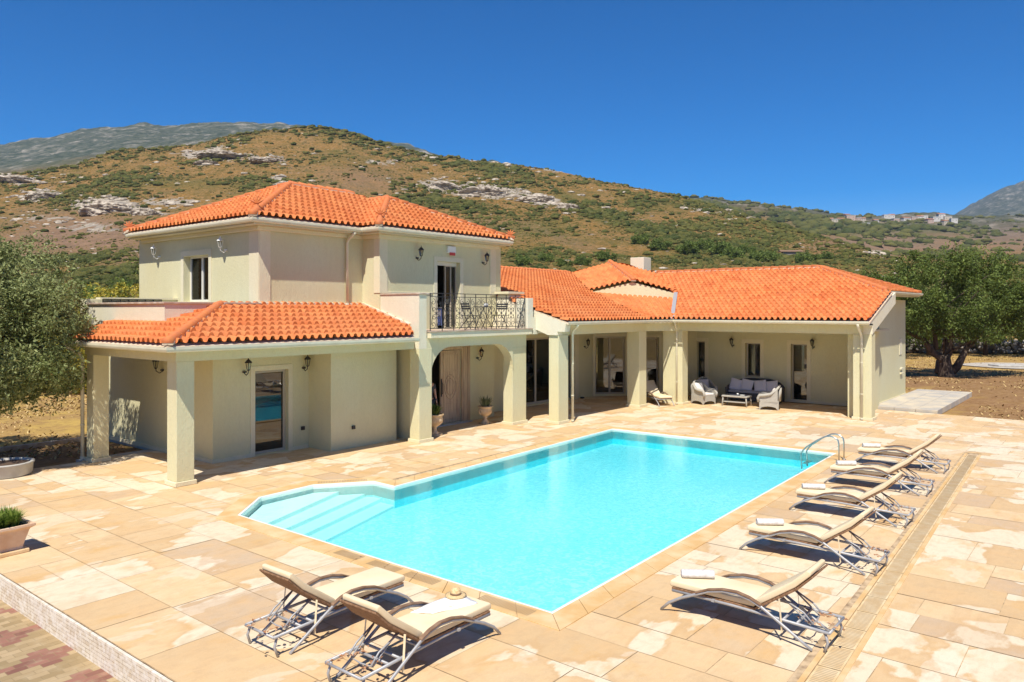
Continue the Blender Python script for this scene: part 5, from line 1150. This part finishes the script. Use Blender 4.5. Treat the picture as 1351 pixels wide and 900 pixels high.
# big olive right of the villa
def jit(p,q,n,s,rs):
    out=[]
    for i in range(n+1):
        t=i/n; out.append(tuple(p[k]+(q[k]-p[k])*t+(rs.normal()*s if 0<i<n else 0) for k in range(3)))
    return out
rs=np.random.RandomState(3)
x0,y0=cam2w(25.6,44.6)
ca=Vector((ct,-st)); fw=Vector((st,ct))          # picture-right and depth directions in plan
def loc2(a,b,z): q=ca*a+fw*b; return (q.x,q.y,z)
E_=[(*loc2(.2,0,5.0),3.6,3.6,2.4),(*loc2(-2.6,0,4.4),2.4,2.6,1.9),(*loc2(3.3,.2,4.6),2.6,2.8,2.1),(*loc2(4.9,.3,3.9),1.7,2.2,1.6),(*loc2(-4.0,.3,4.2),1.4,1.8,1.3),(*loc2(1.6,-.8,3.2),2.6,2.0,1.1),(*loc2(-1.6,-.5,3.2),1.7,1.6,.9),(*loc2(-.4,.5,6.5),2.4,2.4,1.0),(*loc2(2.2,.3,6.3),1.9,2.2,1.0)]
TR=[(jit((0,0,-.1),loc2(-.2,0,1.3),4,.03,rs),[.52,.42,.36,.34,.32]),(jit(loc2(-.1,0,.7),loc2(-1.7,.1,2.6),5,.06,rs),[.26,.23,.2,.17,.15,.12]),(jit(loc2(-1.5,.1,2.3),loc2(-3.5,.2,3.3),4,.06,rs),[.14,.12,.1,.08,.06]),(jit(loc2(.1,.1,.6),loc2(.2,.1,3.2),5,.07,rs),[.26,.22,.2,.18,.15,.12]),(jit(loc2(.2,0,.3),loc2(1.5,-.1,2.1),5,.06,rs),[.27,.24,.2,.17,.15,.12]),(jit(loc2(1.4,-.1,2.0),loc2(2.7,0,3.6),4,.06,rs),[.13,.11,.1,.08,.06]),(jit(loc2(-.6,.1,1.6),loc2(-.9,.3,4.2),4,.06,rs),[.15,.13,.1,.08,.05]),(jit(loc2(-.3,.4,.2),loc2(.6,.9,2.6),4,.06,rs),[.2,.17,.15,.12,.1])]
tree('olive_tree',(x0,y0,-.1),'large round olive tree with forked dark trunk right of the villa','tree',E_+[(*loc2(-5.3,.4,4.3),1.3,1.6,1.1),(*loc2(-4.6,.4,5.2),1.2,1.4,.9)],400,165,.15,M['olive_r'],TR,21,cr=(.3,.78),shell=.5,twigs=40)
# second, taller tree group behind it
for (px_,Y_,h_,r_,lb,sd) in ((1165,62,7.0,3.0,'pointed green tree rising just behind the right roof corner',31),(1225,66,7.2,4.0,'broad green tree behind the big olive, left side',32),(1300,66,7.2,4.2,'broad green tree behind the big olive, right side',33),(1118,70,5.6,2.4,'thin grey green shrub tree behind the right roof hip',34),(1385,64,7.,4.,'green tree at the right edge behind the big olive',35)):
    a,b=cam2w((px_-CX)/F*Y_,Y_); zb=-.2
    tree('background_tree',(a,b,zb),lb,'tree',[(0,0,h_*.52,r_,r_,h_*.42),(r_*.3,.2,h_*.62,r_*.6,r_*.6,h_*.36),(-r_*.5,0,h_*.45,r_*.6,r_*.6,h_*.3)],90,130,.24,M['olive_r'],[([(0,0,0),(.1,0,h_*.4)],[.2,.12])],sd,'trees behind the big olive',cr=(.4,.9))
# left olive, close to the porch corner
x0,y0=cam2w(-14.0,18.2); rs=np.random.RandomState(5); K=.86
def l3(a,b,z): p=loc2(a*K,b*K,0); return (p[0],p[1],3.85+(z-3.85)*K)
E_=[(*l3(0,0,4.2),3.4,2.5,1.85),(*l3(-2.5,.3,4.0),3.0,2.4,1.9),(*l3(2.6,-.2,3.2),1.6,1.7,1.45),(*l3(2.2,0,2.2),1.45,1.5,.95),(*l3(.6,-.6,5.2),1.9,1.7,.8),(*l3(3.5,-.1,3.6),1.0,1.1,.75),(*l3(1.4,-.8,1.9),1.5,1.2,.7),(*l3(0,-.6,2.2),1.9,1.5,.85),(*l3(-1.5,-.4,1.7),1.8,1.4,.7)]
TR=[(jit((0,0,-.5),l3(0,0,1.6),4,.04,rs),[.36,.32,.28,.26,.22]),(jit(l3(0,0,1.2),l3(1.8,0,3.2),4,.08,rs),[.2,.16,.13,.1,.07]),(jit(l3(0,0,1.3),l3(-1.6,.2,3.6),4,.08,rs),[.2,.17,.13,.1,.07]),(jit(l3(0,0,1.4),l3(.2,-.4,4.2),4,.08,rs),[.2,.16,.12,.1,.07])]
tree('olive_tree',(x0,y0,0),'silvery olive tree with drooping foliage at the left edge beside the porch','tree',E_,620,240,.095,M['olive_l'],TR,22,cr=(.22,.5),shell=.5,twigs=50)
# hedge bushes behind the left terrace
Bs=[(112,40,6.4,2.3,'bushleaf','dark green bush behind the roof terrace, nearest the left olive'),(150,43,6.6,2.6,'bushleaf','round green bush behind the middle of the roof terrace'),(185,46,7.4,3.0,'bushleaf','green bush showing beside the upper left wall corner'),(132,36,5.0,1.9,'yellowleaf','yellow leaved shrub behind the left end of the roof terrace'),(168,37,4.7,1.7,'yellowleaf','yellow green shrub behind the roof terrace railing'),(80,48,7.,3.,'bushleaf','tall dark bush seen over the left olive tree'),(20,44,3.6,3.2,'bushleaf','dark bush behind the left olive at the picture edge'),(60,36,2.4,2.6,'darkleaf','dark shaded bush under the left olive tree'),(215,52,6.5,3.,'bushleaf','green bush hidden behind the upper storey wall')]
for i,(px_,Y_,h_,r_,mt,lb) in enumerate(Bs):
    X_=(px_-CX)/F*Y_; a,b=cam2w(X_,Y_); zb=tz(X_,Y_); hh=h_ if Y_>38 else h_+.9
    tree('bush',(a,b,zb),lb,'bush',[(0,0,hh*.45,r_,r_,hh*.5),(r_*.5,0,hh*.35,r_*.7,r_*.7,hh*.4),(-r_*.6,.3,hh*.33,r_*.7,r_*.7,hh*.38)],70,120,.17,M[mt],[([(0,0,0),(0,0,hh*.4)],[.1,.05])],60+i,'bushes behind the left terrace',cr=(.3,.7))
# green trees beyond the roofs on the right slope
Hs=[(845,322,2.2),(872,330,2.4),(905,336,2.6),(930,330,2.2),(950,338,2.8),(968,343,2.6),(985,336,2.0),(1000,346,2.4),(1018,345,2.2),(1060,347,2.2),(1086,345,2.0),(800,345,2.2),(770,350,2.),(720,346,2.),(690,350,2.2),(745,352,1.8)]
nm=['first','second','third','fourth','fifth','sixth','seventh','eighth','ninth','tenth','eleventh','twelfth','thirteenth','fourteenth','fifteenth','sixteenth']
hb=None
for i,(px_,py_,r_) in enumerate(Hs):
    X_,Y_,Z_=hill_at(px_,py_); a,b=cam2w(X_,Y_); sc_=r_*Y_/270
    if hb is None:
        hb=tree('hillside_tree',(a,b,Z_-.3),'','tree',[(0,0,1.0,1.5,1.5,1.1),(.8,.3,.8,1.,1.,.8),(-.8,0,.8,1.1,1.,.8)],40,80,.28,M['bushleaf'],[([(0,0,-.5),(0,0,1)],[.12,.08])],90,'round dark trees on the slope behind the villa',cr=(.3,.6)); o=hb
    else: o=copy_tree(hb,None,(a,b,Z_-.3),rnd.random()*6)
    o.scale=(sc_,sc_,sc_*.9); o['label']='round dark green tree on the slope above the villa roofs'
# hillside scrub as one mass
def scrub(N,seed,far,name,label,sm=1.,sub=2,ca=(.026,.042,.009),cb=(.125,.115,.03)):
    rs=np.random.RandomState(seed); base=[]
    bm=bmesh.new(); bmesh.ops.create_icosphere(bm,subdivisions=sub,radius=1); bv=np.array([v.co[:] for v in bm.verts]); bf=np.array([[v.index for v in f.verts] for f in bm.faces]); bm.free()
    keep=bv[:,2]>-.35
    px_=rs.uniform(-300,1480,N); y0=tab(px_,T0); d1=tab(px_,D1); t=rs.rand(N)**.75; Y_=y0*1.02+(d1*1.08-y0)*t
    if far: px_=rs.uniform(840,1420,N); Y_=np.maximum(tab(px_,D1)*1.3,1)*(1-t)+tab(px_,D2)*1.02*t
    if True: pass
    X_=(px_-CX)/F*Y_; u=CU+X_*ct+Y_*st; v=CV-X_*st+Y_*ct; z=terrain(px_,Y_,u,v); py_=HY-(z-CH)/Y_*F
    dens=(fbm(u/28+5,v/28,5,.6)-.5)*3.8+.24+.6*blob_mask(px_,py_,GREENS)-.25*blob_mask(px_,py_,PINKS)-.4*blob_mask(px_,py_,ROCKS)+(.42 if sm<1 else 0); k=rs.rand(N)<np.clip(dens,.03,1); u,v,z,Y_,px_,py_=[a[k] for a in (u,v,z,Y_,px_,py_)]
    g_=blob_mask(px_,py_,GREENS); n=len(u); s=(.22+.85*rs.rand(n)**2.4)*(.55+np.minimum(Y_,500)/330)*(1+.45*g_)*(2.6 if far else sm)
    an=rs.rand(n)*6.283; V_=np.repeat(bv[None],n,0).copy(); V_*= (1+.38*(rs.rand(n,len(bv),1)-.5)*2*.8); V_[...,0]*=1+.5*(rs.rand(n,1)-.3); c,s_=np.cos(an)[:,None],np.sin(an)[:,None]; x=V_[...,0]*c-V_[...,1]*s_; y=V_[...,0]*s_+V_[...,1]*c; V_[...,0]=x;V_[...,1]=y; V_[...,2]*=.62
    V_=V_*s[:,None,None]+np.stack([u,v,z+.12*s],-1)[:,None,:]; F_=(bf[None]+ (np.arange(n)*len(bv))[:,None,None]).reshape(-1,3)
    kk=np.clip(rs.rand(n)*.9-.25*g_+.1,0,1); A=np.repeat(np.stack([kk,rs.rand(n),kk,np.ones(n)],-1),len(bv),0)
    m=mat('maquis_scrub',(.06,.08,.02),.9,spec=.1); q=NT(m); at=q.n('ShaderNodeAttribute',attribute_name='leaf'); sp=q.n('ShaderNodeSeparateColor'); q.l(at.outputs['Color'],sp.inputs[0]); nn=q.noise(q.obj(),2.2,6,.7)
    c_=q.mix(sp.outputs[0],ca,cb); c_=q.mix(q.rng(nn,.45,.65,0,.7),c_,(.15,.15,.05)); q.l(c_,q.b.inputs['Base Color']); q.bump(nn,1.,.35)
    o=npmesh(name,V_.reshape(-1,3),F_,m,attrs={'leaf':A}); tag(o,label,'scrub',None,'stuff')
scrub(62000,77,False,'hillside_scrub','low olive green scrub scattered over the dry hillside'); scrub(140000,79,False,'low_scrub','tiny dry herbs and low shrubs dotted between the bushes of the hillside',.42,1,(.055,.062,.015),(.25,.19,.06)); scrub(7000,78,True,'distant_scrub','distant dark scrub and small trees on the far slopes below the village')
# rocks
def rocks():
    rs=np.random.RandomState(9); bm=bmesh.new(); bmesh.ops.create_icosphere(bm,subdivisions=2,radius=1); bv=np.array([v.co[:] for v in bm.verts]); bf=np.array([[v.index for v in f.verts] for f in bm.faces]); bm.free()
    N=22000; px_=rs.uniform(-250,1450,N); y0=tab(px_,T0); d1=tab(px_,D1); t=rs.rand(N)**.8; Y_=y0*1.1+(d1*1.05-y0)*t; X_=(px_-CX)/F*Y_; u=CU+X_*ct+Y_*st; v=CV-X_*st+Y_*ct; z=terrain(px_,Y_,u,v); py_=HY-(z-CH)/Y_*F
    m_=blob_mask(px_,py_,ROCKS); k=rs.rand(N)<np.clip(m_*.7+.045,0,1); u,v,z,Y_,m_=[a[k] for a in (u,v,z,Y_,m_)]; n=len(u); s=(.25+1.3*rs.rand(n)**3)*(.5+Y_/300)*(.5+.5*m_)
    V_=np.repeat(bv[None],n,0).copy(); V_*=1+.55*(rs.rand(n,len(bv),1)-.5); V_[...,0]*=1.6; an=rs.rand(n)*.9-.5-.9; c,s_=np.cos(an)[:,None],np.sin(an)[:,None]; x=V_[...,0]*c-V_[...,1]*s_; y=V_[...,0]*s_+V_[...,1]*c; V_[...,0]=x;V_[...,1]=y; V_[...,2]*=.55
    V_=V_*s[:,None,None]+np.stack([u,v,z],-1)[:,None,:]; F_=(bf[None]+(np.arange(n)*len(bv))[:,None,None]).reshape(-1,3); o=npmesh('scattered_rocks',V_.reshape(-1,3),F_,M['rock']); tag(o,'pale limestone rocks strewn over the hillside','rocks',None,'stuff')
rocks()
def outcrop(px_,py_,w,h,label,seed):
    rs=np.random.RandomState(seed); X_,Y_,Z_=hill_at(px_,py_); bm=bmesh.new(); bmesh.ops.create_icosphere(bm,subdivisions=5,radius=1)
    k_=Y_/F; bm.verts.ensure_lookup_table(); P_=np.array([v.co[:] for v in bm.verts]); a1=fbm(P_[:,0]*1.3+seed+9,P_[:,1]*1.3+P_[:,2]*2+9,4)-.5; a2=1-np.abs(fbm(P_[:,0]*4+seed+20,P_[:,2]*7+P_[:,1]*3+20,4,.6)-.5)*4; S_=np.array([w/2*k_,w/3*k_,h*.62*k_])
    for v,x_,y_ in zip(bm.verts,a1,a2): v.co=Vector(S_*np.array(v.co)*(1+.9*x_+.16*y_))
    me=bpy.data.meshes.new('rock_outcrop'); bm.to_mesh(me); bm.free(); me.materials.append(M['rock']); o=bpy.data.objects.new('rock_outcrop',me); col.objects.link(o); a,b=cam2w(X_,Y_); o.location=(a,b,Z_-.1*h*Y_/F); o.rotation_euler=(0,0,-TH+rs.normal()*.1); tag(o,label,'rock','pale rock outcrops on the hill')
for i,(a,b,c,d_,lb) in enumerate([(142,279,62,22,'largest pale rock dome on the burnt slope left of the villa'),(62,262,44,12,'pale flat rock on the slope left of the largest rock dome'),(20,240,44,10,'pale rock slab at the left edge of the hill'),(190,283,34,14,'grey rock just right of the largest rock dome'),(272,218,26,5,'small isolated white rock slab high on the main hill'),(300,208,60,8,'long white rock band high above the upper storey roof'),(352,212,34,7,'right end piece of the white rock band above the roof'),(375,246,30,10,'pale rock poking up behind the upper roof peak'),(585,250,40,16,'grey crag at the left end of the rocky ridge behind the villa'),(640,256,50,15,'grey crag in the middle of the rocky ridge behind the villa'),(705,266,46,13,'grey crag at the right end of the rocky ridge behind the villa'),(748,276,30,9,'small pale rock right of the rocky ridge')]): outcrop(a,b,c,d_,lb,100+i)
# --- dry stone wall and odds beyond the olive
g=MB(); rs=np.random.RandomState(4)
Wl=empty('dry_stone_wall',(0,0,0),0,'low tumbled dry stone wall crossing the field behind the big olive','wall')
bm=bmesh.new(); bmesh.ops.create_icosphere(bm,subdivisions=1,radius=1); bv=np.array([v.co[:] for v in bm.verts]); bf=np.array([[v.index for v in f.verts] for f in bm.faces]); bm.free(); n=2200
tt=rs.rand(n); px_=1180+260*tt; Y_=70-2*tt+rs.normal(size=n)*.5; X_=(px_-CX)/F*Y_; u=CU+X_*ct+Y_*st; v=CV-X_*st+Y_*ct; z=rs.rand(n)**1.3*1.1; s=.10+.16*rs.rand(n); V_=np.repeat(bv[None],n,0)*(1+.5*(rs.rand(n,len(bv),1)-.5)); V_[...,2]*=.7; V_=V_*s[:,None,None]+np.stack([u,v,z],-1)[:,None,:]
npmesh('wall_stones',V_.reshape(-1,3),(bf[None]+(np.arange(n)*len(bv))[:,None,None]).reshape(-1,3),M['stonewall'],Wl)
a,b=cam2w(35.5,53); g=MB(); n=26; g.add([(a+ca.x*3.6*math.cos(t)*(1+.06*math.sin(5*t))+fw.x*3.2*math.sin(t),b+ca.y*3.6*math.cos(t)*(1+.06*math.sin(5*t))+fw.y*3.2*math.sin(t),-.045) for t in np.linspace(0,2*math.pi,n,endpoint=False)],[tuple(range(n))]); tag(g.build('gravel_patch',mat('pale_gravel',(.52,.47,.40),.95,noise=(3,(.38,.33,.27),.4,.6),bump=(8,.6,.05))),kind='structure')
g=MB(); g.box(-.9,.9,-.6,.6,.0,.10); o=g.build('manhole_cover',M['concrete'],bevel=.02); o.location=(*cam2w(34.3,52.6),-.04); o.rotation_euler=(0,0,-TH); tag(o,'flat grey concrete cover on the pale gravel patch behind the olive','cover')
# fallen leaves and tufts on the near ground
def litter():
    rs=np.random.RandomState(8); n=60000; k=rs.rand(n); right=k<.7; X_=np.where(right,rs.uniform(15,60,n),rs.uniform(-24,-10.,n)); Y_=np.where(right,rs.uniform(27,66,n),rs.uniform(20,40,n)); u=CU+X_*ct+Y_*st; v=CV-X_*st+Y_*ct
    ok=~((u<23.9)&(v<8.6)&(u>-4.6)&(v<4.8))&~((u>1.5)&(u<32.8)&(v>-11.4)&(v<14))&~((u<23.9)&(v<4.8)); dn=fbm(u/2.5,v/2.5,3); ok&=(rs.rand(n)<np.clip((dn-.38)*4,.05,1)); u,v,Y_,X_=u[ok],v[ok],Y_[ok],X_[ok]; z=terrain(CX+F*X_/Y_,Y_,u,v); n=len(u); s=.02+.05*rs.rand(n)
    V_=[];a=rs.rand(n)*6.28; c=np.stack([u,v,z],-1); d1=np.stack([np.cos(a)*s,np.sin(a)*s,0*a],-1); d2=np.stack([-np.sin(a)*s*.5,np.cos(a)*s*.5,0*a],-1); up=np.stack([0*a,0*a,s*(.3+rs.rand(n)*1.2)],-1)
    V_=np.stack([c-d1,c+d2*1.0,c+d1+up,c-d2+up*.7],1).reshape(-1,3); kk=rs.rand(n); m=mat('straw_litter',(.5,.36,.15),.95,spec=.1); q=NT(m); at=q.n('ShaderNodeAttribute',attribute_name='leaf'); c_=q.mix(at.outputs['Fac'],(.19,.10,.045),(.60,.44,.20)); q.l(c_,q.b.inputs['Base Color'])
    o=npmesh('dry_grass_litter',V_,np.arange(n*4).reshape(-1,4),m,attrs={'leaf':np.repeat(np.stack([kk,kk,kk,np.ones(n)],-1),4,0)}); tag(o,'dry straw, leaves and grass tufts on the ground beside the terrace','dry grass',None,'stuff')
litter()
# --- village on the far ridge
def house(loc,w,d_,h,rz,wallc,roofc,label,flat=False):
    H=empty('village_house',loc,rz,label,'house','houses of the village on the far ridge'); MB().box(-w/2,w/2,-d_/2,d_/2,-6,h).build('wall',wallc,H)
    g=MB(); o_=.5
    if flat: g.box(-w/2-.3,w/2+.3,-d_/2-.3,d_/2+.3,h,h+.5)
    else: g.prism([(-d_/2-o_,h),(d_/2+o_,h),(0,h+d_*.22)],-w/2-o_,w/2+o_,axis='x')
    g.build('roof',roofc,H)
    k=max(2,int(w/4))
    for i in range(k):
        x=-w/2+w*(i+.5)/k
        for z in ([h*.2,h*.6] if h>5.5 else [h*.35]): MB().box(x-.6,x+.6,-d_/2-.06,-d_/2-.01,z,z+1.5).build('window',M['room'],H)
wc=[mat('village_white',(.56,.53,.49),.9),mat('village_cream',(.50,.43,.34),.9),mat('village_pink',(.50,.36,.29),.9)]; rc=[mat('village_tiles',(.42,.19,.11),.9),mat('village_flat_roof',(.6,.58,.55),.9)]
VH=[(1094,292,9,0,'cream house at the far left end of the ridge village'),(1101,293,8,1,'second house from the left end of the ridge village'),(1109,292,9,1,'third house from the left in the ridge village'),(1122,291,11,2,'tall pink house, largest in the left cluster of the village'),(1117,287,7,2,'pink house behind the tall pink one in the village'),(1131,291,8,2,'narrow pink house right of the tall pink house'),(1138,292,6,1,'small cream house at the gap between the village clusters'),(1142,298,9,0,'lone pale house lowest on the slope below the village'),(1155,294,6,0,'small white house in the middle gap of the village'),(1169,287,9,0,'white house at the start of the right village cluster'),(1176,287,7,0,'second white house of the right village cluster'),(1181,292,8,2,'pink cream house in front of the right village cluster'),(1195,291,11,0,'wide white house beside dark trees in the village'),(1205,290,9,2,'pinkish house left of the wide white block'),(1213,289,8,0,'flat white house left of the village centre block'),(1219,288,8,0,'white house with flat roof in the village centre'),(1226,293,9,2,'pink house standing lower in the right village cluster'),(1234,290,10,0,'bright white block in the right part of the village'),(1241,289,9,0,'bright white house, tallest in the right part of the village'),(1250,289,9,1,'cream house near the right end of the village'),(1246,295,7,1,'small cream house below the right end of the village'),(1258,292,8,0,'last white house at the right end of the village')]
for i,(px_,py_,w,c_,lb) in enumerate(VH):
    X_,Y_,Z_=hill_at(px_,py_+1.5,700,1250); a,b=cam2w(X_,Y_); k=Y_/F; house((a,b,Z_),w*k,8*k*.8,(7.5 if i in (3,18) else 4.6)*k,-TH+rnd.uniform(-.3,.3),wc[c_],rc[i%2],lb,i%2==1)
X_,Y_,Z_=hill_at(1043,337); a,b=cam2w(X_,Y_); k=Y_/F
H=empty('farm_shed',(a,b,Z_),-TH,'low brown roofed shed on the slope above the long right roof','shed'); MB().box(-11*k,11*k,-4*k,4*k,-1,4*k).build('wall',M['room'],H); MB().prism([(-6*k,3.6*k),(6*k,3.6*k),(0,6*k)],-15*k,15*k,axis='x').build('roof',M['brown'],H)
# haze
g=MB(); g.box(-4200,6200,-4200,6200,-1.9,560); o=g.build('haze',bpy.data.materials.new('haze_air')); mt=o.data.materials[0]; mt.use_nodes=True; nt=mt.node_tree; nt.nodes.remove(nt.nodes['Principled BSDF']); pv_=nt.nodes.new('ShaderNodeVolumePrincipled'); pv_.inputs['Color'].default_value=(.55,.72,1,1); pv_.inputs['Density'].default_value=.00009; nt.links.new(pv_.outputs[0],nt.nodes['Material Output'].inputs['Volume']); tag(o,kind='stuff')
# ---------------------------------------------------------------- light, sky, camera
AZ=11.;EL=57.
tx,ty=math.sin(R(AZ)),math.cos(R(AZ)); du,dv=tx*ct+ty*st,-tx*st+ty*ct      # horizontal travel direction of the sunlight
d=Vector((du*math.cos(R(EL)),dv*math.cos(R(EL)),-math.sin(R(EL))))
L=bpy.data.lights.new('sun','SUN'); L.energy=4.0; L.angle=R(.55); L.color=(1,.94,.82); lo=bpy.data.objects.new('sun',L); col.objects.link(lo); lo.rotation_euler=d.to_track_quat('-Z','Y').to_euler(); lo.location=(0,0,60)
w=bpy.data.worlds.new('World'); sc.world=w; w.use_nodes=True; nt=w.node_tree; bg=nt.nodes['Background']; sk=nt.nodes.new('ShaderNodeTexSky'); sk.sky_type='NISHITA'; sk.sun_disc=False
sk.sun_elevation=R(EL); sk.sun_rotation=math.atan2(-du,-dv); sk.air_density=.85; sk.dust_density=.1; sk.ozone_density=3.; sk.altitude=1500
hs=nt.nodes.new('ShaderNodeHueSaturation'); hs.inputs['Saturation'].default_value=1.6; hs.inputs['Value'].default_value=.62; hs.inputs['Hue'].default_value=.506; nt.links.new(sk.outputs[0],hs.inputs['Color']); nt.links.new(hs.outputs[0],bg.inputs[0]); bg.inputs[1].default_value=.14
cam=bpy.data.cameras.new('camera'); cam.lens=36*F/1351; cam.sensor_width=36; cam.shift_y=-(450-HY)/1351; cam.clip_end=20000; cam.clip_start=.1
co=bpy.data.objects.new('camera',cam); col.objects.link(co); co.location=(CU,CV,CH); co.rotation_euler=(R(90),0,-TH); sc.camera=co
sc.view_settings.view_transform='Standard'; sc.view_settings.look='None'; sc.view_settings.exposure=.68; sc.view_settings.gamma=1
sc.render.engine='CYCLES'; sc.cycles.max_bounces=6; sc.cycles.transparent_max_bounces=12; sc.cycles.volume_bounces=0
